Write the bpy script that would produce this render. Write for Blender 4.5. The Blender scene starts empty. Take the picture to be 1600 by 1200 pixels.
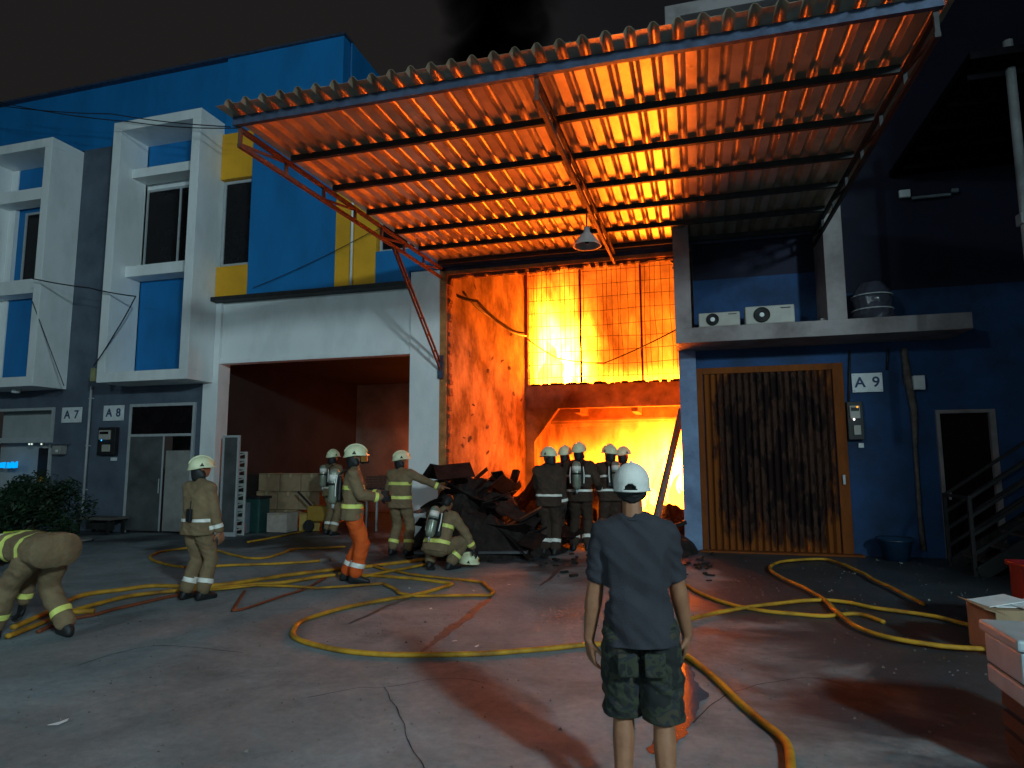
import bpy, bmesh, math, random
import numpy as np
from mathutils import Vector, Matrix, noise
R_ = random.Random(7)
scn = bpy.context.scene
COL = scn.collection

# ------------------------------------------------------------------ camera
FPX, YAW, PITCH, ROLL = 1015.0, -0.27494, 0.11715, -0.00409
CAMP = Vector((0, 0, 1.7))
_f = Vector((math.sin(YAW)*math.cos(PITCH), math.cos(YAW)*math.cos(PITCH), math.sin(PITCH)))
_r = Vector((math.cos(YAW), -math.sin(YAW), 0)); _u = _r.cross(_f)
CR = _r*math.cos(ROLL)+_u*math.sin(ROLL); CU = -_r*math.sin(ROLL)+_u*math.cos(ROLL); CF = _f
cam = bpy.data.cameras.new('camera'); camo = bpy.data.objects.new('camera', cam); COL.objects.link(camo)
cam.sensor_width = 36; cam.lens = 36*FPX/1600; cam.clip_end = 1000; cam.clip_start = 0.05
camo.matrix_world = Matrix(((CR.x, CU.x, -CF.x, 0), (CR.y, CU.y, -CF.y, 0), (CR.z, CU.z, -CF.z, 1.7), (0, 0, 0, 1)))
scn.camera = camo
def hit(axis, v, px, py):
    d = CR*((px-800)/FPX)+CU*((600-py)/FPX)+CF
    return CAMP+d*((v-CAMP[axis])/d[axis])
def G(px, py, z=0.0): return hit(2, z, px, py)
def W(px, py, Y=13.0): return hit(1, Y, px, py)
def proj(p):
    q = Vector(p)-CAMP; return 800+FPX*q.dot(CR)/q.dot(CF), 600-FPX*q.dot(CU)/q.dot(CF)

# ------------------------------------------------------------------ render, world
scn.render.engine = 'CYCLES'
scn.cycles.use_denoising = True
scn.cycles.max_bounces = 6; scn.cycles.diffuse_bounces = 3; scn.cycles.glossy_bounces = 3
scn.cycles.transparent_max_bounces = 16; scn.cycles.volume_bounces = 0
scn.cycles.volume_step_rate = 1.5; scn.cycles.volume_max_steps = 96
scn.cycles.sample_clamp_indirect = 4
scn.view_settings.view_transform = 'Standard'; scn.view_settings.look = 'None'
scn.view_settings.exposure = 0; scn.view_settings.gamma = 1; scn.view_settings.use_curve_mapping = False
LAMP_POS = (8.05, -5.9, 7.2); LAMP_W = 5400; LAMP_COL = (0.66, 0.94, 1.0)
w = bpy.data.worlds.new('World'); scn.world = w; w.use_nodes = True
nt = w.node_tree; nt.nodes.clear()
def N(nt, t, **k):
    n = nt.nodes.new(t)
    for a, v in k.items():
        if a.startswith('i_'): n.inputs[a[2:].replace('_', ' ')].default_value = v
        else: setattr(n, a, v)
    return n
out = N(nt, 'ShaderNodeOutputWorld'); bg = N(nt, 'ShaderNodeBackground'); tc = N(nt, 'ShaderNodeTexCoord')
sep = N(nt, 'ShaderNodeSeparateXYZ'); nt.links.new(tc.outputs['Generated'], sep.inputs[0])
nz = N(nt, 'ShaderNodeTexNoise'); nz.inputs['Scale'].default_value = 2.2; nz.inputs['Detail'].default_value = 4
nt.links.new(tc.outputs['Generated'], nz.inputs['Vector'])
add = N(nt, 'ShaderNodeMath', operation='MULTIPLY_ADD'); add.inputs[1].default_value = 0.5
nt.links.new(nz.outputs['Fac'], add.inputs[0]); nt.links.new(sep.outputs['X'], add.inputs[2])
cr = N(nt, 'ShaderNodeValToRGB'); nt.links.new(add.outputs[0], cr.inputs[0])
cr.color_ramp.elements[0].position = 0.0; cr.color_ramp.elements[0].color = (0.0125, 0.0115, 0.0112, 1)
cr.color_ramp.elements[1].position = 0.42; cr.color_ramp.elements[1].color = (0.0045, 0.0050, 0.0075, 1)
nt.links.new(cr.outputs[0], bg.inputs[0]); bg.inputs[1].default_value = 1.0
nt.links.new(bg.outputs[0], out.inputs[0])

# ------------------------------------------------------------------ materials
MATS = {}
def mat(name, col, rough=0.7, metal=0.0, var=0.15, scale=6.0, bump=0.0, bscale=30.0, col2=None, emit=None, estr=0, spec=0.4, detail=5, stretch=None, lo=0.3, hi=0.7, rvar=0.0):
    if name in MATS: return MATS[name]
    m = bpy.data.materials.new(name); m.use_nodes = True; nt = m.node_tree; b = nt.nodes['Principled BSDF']
    b.inputs['Roughness'].default_value = rough; b.inputs['Metallic'].default_value = metal
    b.inputs['Specular IOR Level'].default_value = spec
    tc = N(nt, 'ShaderNodeTexCoord'); src = tc.outputs['Object']
    if stretch:
        mp = N(nt, 'ShaderNodeMapping'); mp.inputs['Scale'].default_value = stretch
        nt.links.new(src, mp.inputs[0]); src = mp.outputs[0]
    nz = N(nt, 'ShaderNodeTexNoise'); nz.inputs['Scale'].default_value = scale; nz.inputs['Detail'].default_value = detail; nz.inputs['Roughness'].default_value = 0.62
    nt.links.new(src, nz.inputs['Vector'])
    cr = N(nt, 'ShaderNodeValToRGB'); nt.links.new(nz.outputs['Fac'], cr.inputs[0])
    c2 = col2 or tuple(c*(1-var*1.6) for c in col)
    c1 = col if col2 else tuple(min(1, c*(1+var*0.6)) for c in col)
    cr.color_ramp.elements[0].position = lo; cr.color_ramp.elements[0].color = (*c2, 1)
    cr.color_ramp.elements[1].position = hi; cr.color_ramp.elements[1].color = (*c1, 1)
    nt.links.new(cr.outputs[0], b.inputs['Base Color'])
    if rvar:
        mr = N(nt, 'ShaderNodeMapRange'); mr.inputs['From Min'].default_value = 0.35; mr.inputs['From Max'].default_value = 0.65
        mr.inputs['To Min'].default_value = rough-rvar; mr.inputs['To Max'].default_value = rough+rvar
        nt.links.new(nz.outputs['Fac'], mr.inputs[0]); nt.links.new(mr.outputs[0], b.inputs['Roughness'])
    if bump:
        n2 = N(nt, 'ShaderNodeTexNoise'); n2.inputs['Scale'].default_value = bscale; n2.inputs['Detail'].default_value = 4
        nt.links.new(src, n2.inputs['Vector'])
        bp = N(nt, 'ShaderNodeBump'); bp.inputs['Strength'].default_value = bump; bp.inputs['Distance'].default_value = 0.02
        nt.links.new(n2.outputs['Fac'], bp.inputs['Height']); nt.links.new(bp.outputs[0], b.inputs['Normal'])
    if emit:
        b.inputs['Emission Color'].default_value = (*emit, 1); b.inputs['Emission Strength'].default_value = estr
    MATS[name] = m; return m
white = lambda: mat('white_render', (0.84, 0.86, 0.87), 0.75, var=0.16, scale=1.3, bump=0.15, col2=(0.66, 0.68, 0.69), stretch=(1, 1, 0.45), lo=0.25, hi=0.55)
slate = lambda: mat('slate_paint', (0.10, 0.125, 0.17), 0.7, var=0.2, scale=1.6, bump=0.15)
blue = lambda: mat('blue_paint', (0.003, 0.17, 0.46), 0.65, var=0.14, scale=1.1, bump=0.1, stretch=(1.4, 1.4, 0.5))
wallblue = lambda: mat('weathered_blue_paint', (0.014, 0.055, 0.16), 0.8, scale=1.4, bump=0.25, col2=(0.010, 0.028, 0.07), lo=0.3, hi=0.6)
yellow = lambda: mat('yellow_paint', (0.80, 0.38, 0.015), 0.65, var=0.12, scale=1.2, bump=0.1)
glass = lambda: mat('dark_window_glass', (0.010, 0.008, 0.010), 0.18, var=0.3, scale=3, spec=0.22)
alu = lambda: mat('window_aluminium', (0.42, 0.44, 0.46), 0.45, var=0.1)
steel_b = lambda: mat('blue_painted_steel', (0.055, 0.075, 0.13), 0.5, 0.3, var=0.3, scale=9, bump=0.1)
steel_d = lambda: mat('dark_painted_steel', (0.03, 0.028, 0.03), 0.6, 0.2, var=0.3, scale=9)
rust = lambda: mat('rust_red_steel', (0.16, 0.06, 0.035), 0.7, 0.2, col2=(0.07, 0.03, 0.025), scale=14, bump=0.2)
char = lambda: mat('charred_rubble', (0.022, 0.013, 0.011), 0.8, var=0.5, scale=7, bump=0.6, bscale=18)
hosem = lambda: mat('yellow_hose_jacket', (0.60, 0.31, 0.02), 0.6, col2=(0.20, 0.085, 0.012), scale=2.6, bump=0.4, bscale=90, detail=8, lo=.32, hi=.58)
hosed = lambda: mat('dirty_red_hose_jacket', (0.22, 0.055, 0.02), 0.6, var=0.3, scale=5)
turnout = lambda: mat('tan_turnout_cloth', (0.27, 0.185, 0.10), 0.9, col2=(0.17, 0.115, 0.065), scale=4.5, bump=0.5, bscale=26)
orangec = lambda: mat('orange_turnout_cloth', (0.80, 0.13, 0.015), 0.85, col2=(0.60, 0.075, 0.01), scale=5, bump=0.5, bscale=22)
refl = lambda: mat('lime_reflective_tape', (0.85, 0.90, 0.22), 0.4, var=0.1, emit=None)
refs = lambda: mat('silver_reflective_tape', (0.86, 0.84, 0.78), 0.4, var=0.08)
helm = lambda: mat('cream_helmet_shell', (0.82, 0.84, 0.55), 0.35, var=0.1, scale=10)
blackm = lambda: mat('black_rubber', (0.018, 0.018, 0.02), 0.55, var=0.3)
blackg = lambda: mat('black_gloss_plastic', (0.015, 0.015, 0.018), 0.2, var=0.3)
skin = lambda: mat('skin', (0.33, 0.15, 0.08), 0.55, col2=(0.25, 0.105, 0.055), scale=14, bump=0.08, bscale=120)

# ------------------------------------------------------------------ object helpers
class M:
    def __init__(s): s.v = []; s.f = []
    def add(s, vs, fs):
        n = len(s.v); s.v += [tuple(v) for v in vs]; s.f += [tuple(i+n for i in f) for f in fs]; return s
    def box(s, x0, x1, y0, y1, z0, z1):
        return s.add([(x0,y0,z0),(x1,y0,z0),(x1,y1,z0),(x0,y1,z0),(x0,y0,z1),(x1,y0,z1),(x1,y1,z1),(x0,y1,z1)],
                     [(0,3,2,1),(4,5,6,7),(0,1,5,4),(1,2,6,5),(2,3,7,6),(3,0,4,7)])
    def beam(s, a, b, w, h, up=(0,0,1)):
        a = Vector(a); b = Vector(b); d = (b-a).normalized(); u = Vector(up)
        if abs(d.dot(u)) > 0.98: u = Vector((0,1,0))
        x = d.cross(u).normalized(); y = x.cross(d)
        c = []
        for p in (a, b):
            for i, j in ((-1,-1),(1,-1),(1,1),(-1,1)): c.append(p+x*(w/2*i)+y*(h/2*j))
        return s.add(c, [(3,2,1,0),(4,5,6,7),(0,1,5,4),(1,2,6,5),(2,3,7,6),(3,0,4,7)])
    def tube(s, pts, r, n=8, r2=None, cap=True):
        pts = [Vector(p) for p in pts]; rs = r if isinstance(r, (list, tuple)) else [r]*len(pts)
        vs = []; prev = None
        for i, p in enumerate(pts):
            t = (pts[min(i+1, len(pts)-1)]-pts[max(i-1, 0)])
            t = t.normalized() if t.length > 1e-9 else Vector((0,0,1))
            if prev is None:
                u = Vector((0,0,1)) if abs(t.z) < 0.9 else Vector((0,1,0))
                x = t.cross(u).normalized()
            else: x = (prev-t*prev.dot(t)).normalized()
            prev = x; y = t.cross(x)
            for k in range(n):
                a = 2*math.pi*k/n; vs.append(p+x*(math.cos(a)*rs[i])+y*(math.sin(a)*rs[i]*(r2 or 1)))
        fs = []
        for i in range(len(pts)-1):
            for k in range(n):
                a = i*n+k; b = i*n+(k+1) % n; fs.append((a, b, b+n, a+n))
        if cap: fs.append(tuple(range(n-1, -1, -1))); fs.append(tuple(range((len(pts)-1)*n, len(pts)*n)))
        return s.add(vs, fs)
    def lathe(s, prof, c=(0,0,0), n=16, axis=None, cap=False):
        c = Vector(c); vs = []; q = Vector((0,0,1)).rotation_difference(Vector(axis).normalized()) if axis else None
        for r, z in prof:
            for k in range(n):
                a = 2*math.pi*k/n; p = Vector((r*math.cos(a), r*math.sin(a), z))
                if q: p = q @ p
                vs.append(c+p)
        fs = [(i*n+k, i*n+(k+1) % n, (i+1)*n+(k+1) % n, (i+1)*n+k) for i in range(len(prof)-1) for k in range(n)]
        if cap: fs.append(tuple(range(n-1, -1, -1))); fs.append(tuple(range((len(prof)-1)*n, len(prof)*n)))
        return s.add(vs, fs)
    def mesh(s, name, smooth=False):
        me = bpy.data.meshes.new(name); me.from_pydata(s.v, [], s.f); me.validate(); me.update()
        if smooth: me.polygons.foreach_set('use_smooth', [True]*len(me.polygons))
        return me
    def obj(s, name, m, parent=None, smooth=False, bevel=0, **tags):
        return link(name, s.mesh(name, smooth), m, parent, bevel=bevel, **tags)
def link(name, me, m, parent=None, bevel=0, **tags):
    o = bpy.data.objects.new(name, me); COL.objects.link(o)
    if m and not me.materials: me.materials.append(m)
    if parent: o.parent = parent
    if bevel:
        md = o.modifiers.new('bevel', 'BEVEL'); md.width = bevel; md.segments = 2; md.limit_method = 'ANGLE'
    for k, v in tags.items(): o[k] = v
    return o
def thing(name, label, cat, loc=(0,0,0), rz=0, group=None, scale=1):
    o = bpy.data.objects.new(name, None); COL.objects.link(o); o.location = loc; o.rotation_euler = (0,0,rz); o.scale = (scale,)*3
    o['label'] = label; o['category'] = cat; o.empty_display_size = 0.2
    if group: o['group'] = group
    return o
def wallpanel(u0, u1, z0, z1, holes, y0, y1):
    """wall slab in XZ with rectangular holes"""
    m = M(); xs = sorted({u0, u1, *[h[0] for h in holes], *[h[1] for h in holes]}); zs = sorted({z0, z1, *[h[2] for h in holes], *[h[3] for h in holes]})
    xs = [x for x in xs if u0 <= x <= u1]; zs = [z for z in zs if z0 <= z <= z1]
    for i in range(len(xs)-1):
        j = 0
        while j < len(zs)-1:
            cx = (xs[i]+xs[i+1])/2
            def solid(jj): cz = (zs[jj]+zs[jj+1])/2; return not any(h[0] < cx < h[1] and h[2] < cz < h[3] for h in holes)
            if not solid(j): j += 1; continue
            k = j
            while k+1 < len(zs)-1 and solid(k+1): k += 1
            m.box(xs[i], xs[i+1], y0, y1, zs[j], zs[k+1]); j = k+1
    return m

# ================================================================== GROUND
def ground_mat():
    m = bpy.data.materials.new('worn_concrete_yard'); m.use_nodes = True; nt = m.node_tree; b = nt.nodes['Principled BSDF']
    tc = N(nt, 'ShaderNodeTexCoord'); L = nt.links.new
    def noise_(s, d=6, r=0.6, dist=0.0, st=(1,1,1)):
        mp = N(nt, 'ShaderNodeMapping'); mp.inputs['Scale'].default_value = st; L(tc.outputs['Object'], mp.inputs[0])
        n = N(nt, 'ShaderNodeTexNoise'); n.inputs['Scale'].default_value = s; n.inputs['Detail'].default_value = d; n.inputs['Roughness'].default_value = r; n.inputs['Distortion'].default_value = dist
        L(mp.outputs[0], n.inputs['Vector']); return n.outputs['Fac']
    def ramp(src, a, ca, bb, cb):
        r = N(nt, 'ShaderNodeValToRGB'); r.color_ramp.elements[0].position = a; r.color_ramp.elements[0].color = (*ca, 1)
        r.color_ramp.elements[1].position = bb; r.color_ramp.elements[1].color = (*cb, 1); L(src, r.inputs[0]); return r.outputs[0]
    base = ramp(noise_(0.9, 8, 0.65, 0.4), 0.32, (0.155, 0.185, 0.20), 0.68, (0.32, 0.385, 0.42))
    fine = ramp(noise_(14, 6, 0.7), 0.3, (0.72, 0.72, 0.72), 0.7, (1, 1, 1))
    mx = N(nt, 'ShaderNodeMix', data_type='RGBA', blend_type='MULTIPLY'); mx.inputs[0].default_value = 1; L(base, mx.inputs[6]); L(fine, mx.inputs[7])
    # wet area with ragged edge, growing to the fire; darkening rightward paints in shade
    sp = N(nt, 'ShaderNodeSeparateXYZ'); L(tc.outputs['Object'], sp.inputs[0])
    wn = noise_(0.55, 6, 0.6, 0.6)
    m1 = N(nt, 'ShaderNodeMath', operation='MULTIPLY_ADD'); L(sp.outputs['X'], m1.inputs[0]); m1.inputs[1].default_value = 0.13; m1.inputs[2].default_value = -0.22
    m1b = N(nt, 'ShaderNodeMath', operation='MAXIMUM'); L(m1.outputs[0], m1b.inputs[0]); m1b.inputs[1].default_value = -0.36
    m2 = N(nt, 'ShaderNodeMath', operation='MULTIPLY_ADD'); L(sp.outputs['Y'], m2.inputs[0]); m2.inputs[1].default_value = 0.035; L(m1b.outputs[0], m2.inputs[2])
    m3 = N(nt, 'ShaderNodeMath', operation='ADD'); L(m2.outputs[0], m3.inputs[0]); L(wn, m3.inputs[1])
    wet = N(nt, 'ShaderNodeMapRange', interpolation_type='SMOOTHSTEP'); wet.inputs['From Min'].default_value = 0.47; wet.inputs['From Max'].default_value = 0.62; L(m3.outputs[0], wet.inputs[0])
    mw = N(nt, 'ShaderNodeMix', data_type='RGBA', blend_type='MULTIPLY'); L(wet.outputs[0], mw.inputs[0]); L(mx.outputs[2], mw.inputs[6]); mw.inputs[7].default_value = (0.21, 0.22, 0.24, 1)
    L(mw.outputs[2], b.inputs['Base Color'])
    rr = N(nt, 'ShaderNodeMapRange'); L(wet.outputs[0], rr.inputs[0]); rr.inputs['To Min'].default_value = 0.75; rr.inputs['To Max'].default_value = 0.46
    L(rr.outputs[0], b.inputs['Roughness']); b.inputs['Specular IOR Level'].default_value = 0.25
    bp = N(nt, 'ShaderNodeBump'); bp.inputs['Strength'].default_value = 0.45; bp.inputs['Distance'].default_value = 0.03; L(noise_(9, 8, 0.7), bp.inputs['Height']); L(bp.outputs[0], b.inputs['Normal'])
    return m
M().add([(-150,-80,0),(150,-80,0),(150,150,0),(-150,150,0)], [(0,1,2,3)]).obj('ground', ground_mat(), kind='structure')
watm = mat('standing_water', (0.05, 0.045, 0.045), 0.10, var=0.2, spec=0.6, bump=0.05, bscale=9)
damp = mat('damp_concrete', (0.085, 0.075, 0.075), 0.5, var=0.3, scale=8, bump=0.3, bscale=40)
def blob(name, pts, wid, m, label, cat, z=0.004, seed=0):
    """ragged ribbon of liquid on the ground along points, variable width"""
    rr = random.Random(seed); P = []
    for i in range(len(pts)-1):
        a, b = Vector(pts[i]), Vector(pts[i+1]); k = max(2, int((b-a).length/0.06))
        P += [a.lerp(b, j/k) for j in range(k)]
    P.append(Vector(pts[-1])); L, Rr = [], []
    for i, p in enumerate(P):
        t = (P[min(i+1, len(P)-1)]-P[max(0, i-1)]).normalized(); n = Vector((-t.y, t.x, 0)); s = math.sin(math.pi*(i+.4)/(len(P)))**0.5
        wv = wid*s*(0.65+0.9*abs(noise.noise(Vector((i*.17, seed, 0))))+0.25*rr.random())
        o = n*noise.noise(Vector((i*.1, seed+9, 0)))*wid*.8
        L.append((p+n*wv+o)); Rr.append((p-n*wv*(.6+.5*rr.random())+o))
    vs = [(a.x, a.y, z) for a in L]+[(a.x, a.y, z) for a in Rr]; k = len(P)
    return M().add(vs, [(i, k+i, k+i+1, i+1) for i in range(k-1)]).obj(name, m, kind='structure')
blob('wet_streak', [G(768,930), G(730,965), G(700,985), G(655,1022)], 0.06, damp, '', '', seed=3)
blob('wet_streak', [G(905,870), G(870,893), G(845,916)], 0.045, damp, '', '', seed=5)
blob('wet_streak', [G(545,975), G(600,950), G(640,935)], 0.04, damp, '', '', seed=8)
blob('puddle', [G(1068,1026), G(1062,1070), G(1046,1125), G(1025,1180)], 0.15, watm, '', '', z=0.005, seed=11)
blob('puddle', [G(930,862), G(1010,880), G(1090,884)], 0.12, watm, '', '', z=0.005, seed=12)

# ================================================================== LEFT UNITS  (facade plane y = 13)
D = 13.0
def xw(px, py, Y=D): return W(px, py, Y).x
def zw(px, py, Y=D): return W(px, py, Y).z
def box_frame(parent, x0, x1, z0, z1, yf=12.1, t=0.24):
    wm = white()
    M().box(x0, x0+t, yf, D, z0+t, z1-t).obj('frame_upright', wm, parent, bevel=0.008)
    M().box(x1-t, x1, yf, D, z0+t, z1-t).obj('frame_upright', wm, parent, bevel=0.008)
    M().box(x0, x1, yf, D, z1-t, z1).obj('frame_top', wm, parent, bevel=0.008)
    M().box(x0, x1, yf, D, z0, z0+t).obj('frame_bottom', wm, parent, bevel=0.008)
def window(parent, x0, x1, z0, z1, y, nmull=1, t=0.06, name='window', d=0.05, gm=None):
    m = M(); m.box(x0, x0+t, y-d, y, z0, z1).box(x1-t, x1, y-d, y, z0, z1).box(x0+t, x1-t, y-d, y, z1-t, z1).box(x0+t, x1-t, y-d, y, z0, z0+t)
    wo = m.obj(name, alu(), parent)
    xs = [x0+t+(x1-x0-2*t)*i/(nmull+1) for i in range(nmull+2)]
    for i in range(nmull+1):
        a, b = xs[i]+(0.025 if i else 0), xs[i+1]-(0.025 if i < nmull else 0)
        M().box(a, b, y-0.02, y-0.008, z0+t, z1-t).obj('pane', gm or glass(), wo)
        if i: M().box(xs[i]-0.025, xs[i]+0.025, y-d+0.004, y-0.004, z0+t, z1-t).obj('mullion', alu(), wo)
    return wo
FONT = None
def text(s, loc, size, m, parent, rot=(math.pi/2, 0, 0), off=0.0, name='lettering', sp=1.0):
    c = bpy.data.curves.new(name, 'FONT'); c.body = s; c.size = size; c.extrude = 0.004; c.align_x = 'CENTER'; c.align_y = 'CENTER'; c.offset = off; c.space_character = sp
    o = bpy.data.objects.new(name, c); COL.objects.link(o); o.location = loc; o.rotation_euler = rot; c.materials.append(m)
    dg = bpy.context.evaluated_depsgraph_get(); me = bpy.data.meshes.new_from_object(o.evaluated_get(dg)); bpy.data.objects.remove(o)
    o = link(name, me, m, parent); o.location = loc; o.rotation_euler = rot
    return o
signblue = mat('sign_dark_blue', (0.02, 0.05, 0.14), 0.6)
signwhite = mat('sign_white', (0.75, 0.78, 0.80), 0.5, var=0.12, scale=5)
def sign(s, p0, p1, label, group='white unit number plates'):
    a = W(*p0, 12.97); b = W(*p1, 12.97); cx = (a.x+b.x)/2; cz = (a.z+b.z)/2
    o = thing('number_sign', label, 'sign', (cx, 12.99, cz), group=group)
    hw, hh = abs(b.x-a.x)/2, abs(a.z-b.z)/2
    M().box(-hw, hw, -0.035, -0.01, -hh, hh).obj('plate', signwhite, o, bevel=0.006)
    text(s, (0, -0.037, 0), hh*1.5, signblue, o, off=0.005, sp=1.15)
    for sx in (-1, 1):
        for sz in (-1, 1): M().lathe([(0.0001,-0.006),(0.009,-0.006),(0.009,0.001)], (sx*(hw-0.03), -0.035, sz*(hh-0.03)), 8, axis=(0,1,0)).obj('screw', alu(), o)

bx8L, bx8R = -13.72, -11.10
# ---- unit A8
A8 = thing('shophouse', 'white framed unit with blue and yellow upper panels left of the burning bay', 'building', (-8, 13, 0))
def rel(o): # keep world coordinates for children of a located Empty
    for c in list(o.children): c.matrix_parent_inverse = Matrix.Translation(-Vector(o.location))
pipeX = xw(147, 600)
dX0, dX1, dZ = xw(205, 640), xw(303, 720)+0.0, 3.13
wallpanel(pipeX, -11.36, 0, 3.60, [(dX0, dX1, 0, dZ)], 13.0, 13.2).obj('wall', slate(), A8)
wallpanel(pipeX, bx8L, 3.60, 10.1, [], 13.0, 13.2).obj('wall', slate(), A8)
M().box(pipeX, -11.1, 13.0, 13.2, 10.1, 11.86).obj('parapet_panel', blue(), A8)
M().box(-11.1, -7.8, 12.9, 13.2, 9.8, 11.86).obj('parapet_panel', blue(), A8)
M().box(pipeX, -7.75, 12.84, 13.3, 11.86, 11.92).obj('coping', steel_b(), A8)
M().box(-7.78, -7.74, 13.2, 20, 7, 11.86).obj('side_wall', blue(), A8)
box_frame(A8, bx8L, bx8R, 3.58, 10.12)
# recessed back wall of the box: white column left, blue panels, window, two shelves
wl, wr = bx8L+0.24, bx8R-0.24
pL = xw(226, 350); 
zz = [zw(230, 228), zw(230, 278), zw(225, 292), zw(228, 305), zw(222, 425), zw(215, 442), zw(215, 575)]
M().box(wl, pL, 12.94, 13.2, 3.82, 9.88).obj('recess_wall', white(), A8)
M().box(pL, wr, 12.97, 13.2, zz[1], 9.88).obj('blue_panel', blue(), A8)
M().box(pL, wr, 12.97, 13.2, 3.82, zz[5]).obj('blue_panel', blue(), A8)
M().box(pL, wr, 13.05, 13.2, zz[5], zz[1]).obj('recess_wall', white(), A8)
M().box(pL-0.35, wr, 12.5, 12.94, zz[2], zz[1]).obj('shelf', white(), A8, bevel=0.006)
M().box(pL-0.35, wr, 12.5, 12.94, zz[5], zz[4]).obj('shelf', white(), A8, bevel=0.006)
window(A8, pL+0.02, wr-0.02, zz[4]+0.04, zz[2]-0.12, 13.04, 1)
# white corner column and garage lintel
M().box(-11.36, -10.93, 12.9, 13.3, 0, 3.57).obj('column', white(), A8, bevel=0.01)
M().box(-11.09, -10.93, 12.9, 13.3, 3.57, 5.6).obj('column', white(), A8)
M().box(-10.93, -5.96, 12.98, 13.2, 4.03, 5.52).obj('lintel_wall', white(), A8)
M().box(-10.93, -5.96, 12.93, 12.98, 4.03, 4.12).obj('lintel_trim', white(), A8)
M().box(-11.09, -5.97, 12.70, 13.2, 5.52, 5.62).obj('eave', steel_d(), A8)
M().box(-5.96, -5.27, 12.9, 13.3, 0, 5.86).obj('pillar', white(), A8, bevel=0.012)
# coloured upper wall
oX, bX, yX = xw(398, 350), xw(528, 445), xw(592, 445)
zt, zb = 8.62, 6.40
M().box(-11.09, oX, 12.84, 13.2, zt, 9.8).obj('yellow_panel', yellow(), A8)
M().box(-11.09, oX, 12.84, 13.2, 5.62, zb).obj('yellow_panel', yellow(), A8)
M().box(-11.09, oX, 13.02, 13.2, zb, zt).obj('recess_wall', white(), A8)
window(A8, -11.07, oX-0.01, zb+0.02, zt-0.02, 13.0, 0, t=0.07)
M().box(oX, bX, 12.82, 13.2, 5.62, 9.8).obj('blue_panel', blue(), A8)
M().box(bX, yX, 12.84, 13.2, 5.62, 9.8).obj('yellow_panel', yellow(), A8)
M().box(yX, -5.25, 12.82, 13.2, 5.86, 6.38).obj('blue_panel', blue(), A8)
M().box(yX, -5.97, 12.82, 13.2, 5.62, 5.86).obj('blue_panel', blue(), A8)
M().box(yX, -5.25, 12.82, 13.2, 7.5, 9.8).obj('blue_panel', blue(), A8)
M().box(yX, -5.25, 13.05, 13.2, 6.38, 7.5).obj('recess_wall', white(), A8)
window(A8, yX+0.02, -5.35, 6.4, 7.48, 13.02, 1)
M().tube([(xw(551,330,12.78), 12.78, 9.5), (xw(548,440,12.78), 12.78, 5.64)], 0.03, 8).obj('downpipe', white(), A8, smooth=True)
# garage interior
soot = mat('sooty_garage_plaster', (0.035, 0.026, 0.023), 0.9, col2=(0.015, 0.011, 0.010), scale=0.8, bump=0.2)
M().box(-11.36, -5.4, 20.0, 20.15, 0, 4.3).obj('back_wall', mat('garage_back_wall', (.32,.25,.2), .85, var=.3, scale=1), A8)
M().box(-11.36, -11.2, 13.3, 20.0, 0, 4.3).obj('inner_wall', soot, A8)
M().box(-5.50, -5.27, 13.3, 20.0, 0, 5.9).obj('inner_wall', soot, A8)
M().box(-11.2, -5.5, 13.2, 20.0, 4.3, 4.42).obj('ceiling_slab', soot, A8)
# doorway: frame, transom, sliding glass leaves
grey = mat('interior_grey', (0.30, 0.29, 0.28), 0.8, var=0.2, scale=2)  # even mid grey shared by panels, walls and covers
dr = M().box(dX0, dX0+.07, 12.95, 13.0, 0, dZ).box(dX1-.07, dX1, 12.95, 13.0, 0, dZ).box(dX0+.07, dX1-.07, 12.95, 13.0, dZ-.07, dZ).box(dX0+.07, dX1-.07, 12.95, 13.0, zw(210,680)-.04, zw(210,680)+.02).obj('door', alu(), A8)
ztr = zw(210, 680)-.04
M().box(dX0+.07, dX1-.07, 12.97, 12.985, ztr+.06, dZ-.07).obj('transom_pane', glass(), dr)
dglass = mat('grey_door_glass', (0.10, 0.105, 0.11), 0.15, var=0.3, scale=1.5)
dm = dX0+(dX1-dX0)*.56
M().box(dX0+.07, dm, 12.965, 12.98, 0.05, ztr).obj('pane', dglass, dr)
M().box(dm+.02, dX1-.07, 13.02, 13.035, 0.05, ztr-.35).obj('pane', grey, dr)
M().box(dm-.03, dm+.01, 12.95, 12.963, 0.05, ztr).obj('stile', alu(), dr)
M().box(dm-.055, dm-.035, 12.90, 12.92, 0.95, 1.3).obj('handle', alu(), dr, bevel=.004)
M().box(dX0, dX1, 14.4, 14.5, 0, 3.3).obj('inner_wall', grey, A8)
rel(A8)
# ---- unit A7
A7 = thing('shophouse', 'slate and white unit at the left edge with a wide shop window', 'building', (-17, 13, 0))
bx7R = -15.70; bx7L = -18.4
wX1 = xw(86, 650); wz0, wz1 = 0.7, 3.12
wallpanel(-26, pipeX, 0, 3.6, [(-18.2, wX1, wz0, wz1)], 13.0, 13.2).obj('wall', slate(), A7)
M().box(bx7R, pipeX, 13.0, 13.2, 3.6, 10.1).obj('wall', slate(), A7)
M().box(-26, bx7L, 13.0, 13.2, 3.6, 10.1).obj('wall', slate(), A7)
M().box(-26, pipeX, 13.0, 13.2, 10.1, 11.86).obj('parapet_panel', blue(), A7)
M().box(-26, pipeX, 12.84, 13.3, 11.86, 11.92).obj('coping', steel_b(), A7)
box_frame(A7, bx7L, bx7R, 3.58, 10.05)
q = [zw(35, 265), zw(35, 312), zw(30, 330), zw(30, 448), zw(20, 470)]
p7 = xw(22, 400)
M().box(bx7L+.24, p7, 12.94, 13.2, 3.82, 9.8).obj('recess_wall', white(), A7)
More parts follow.
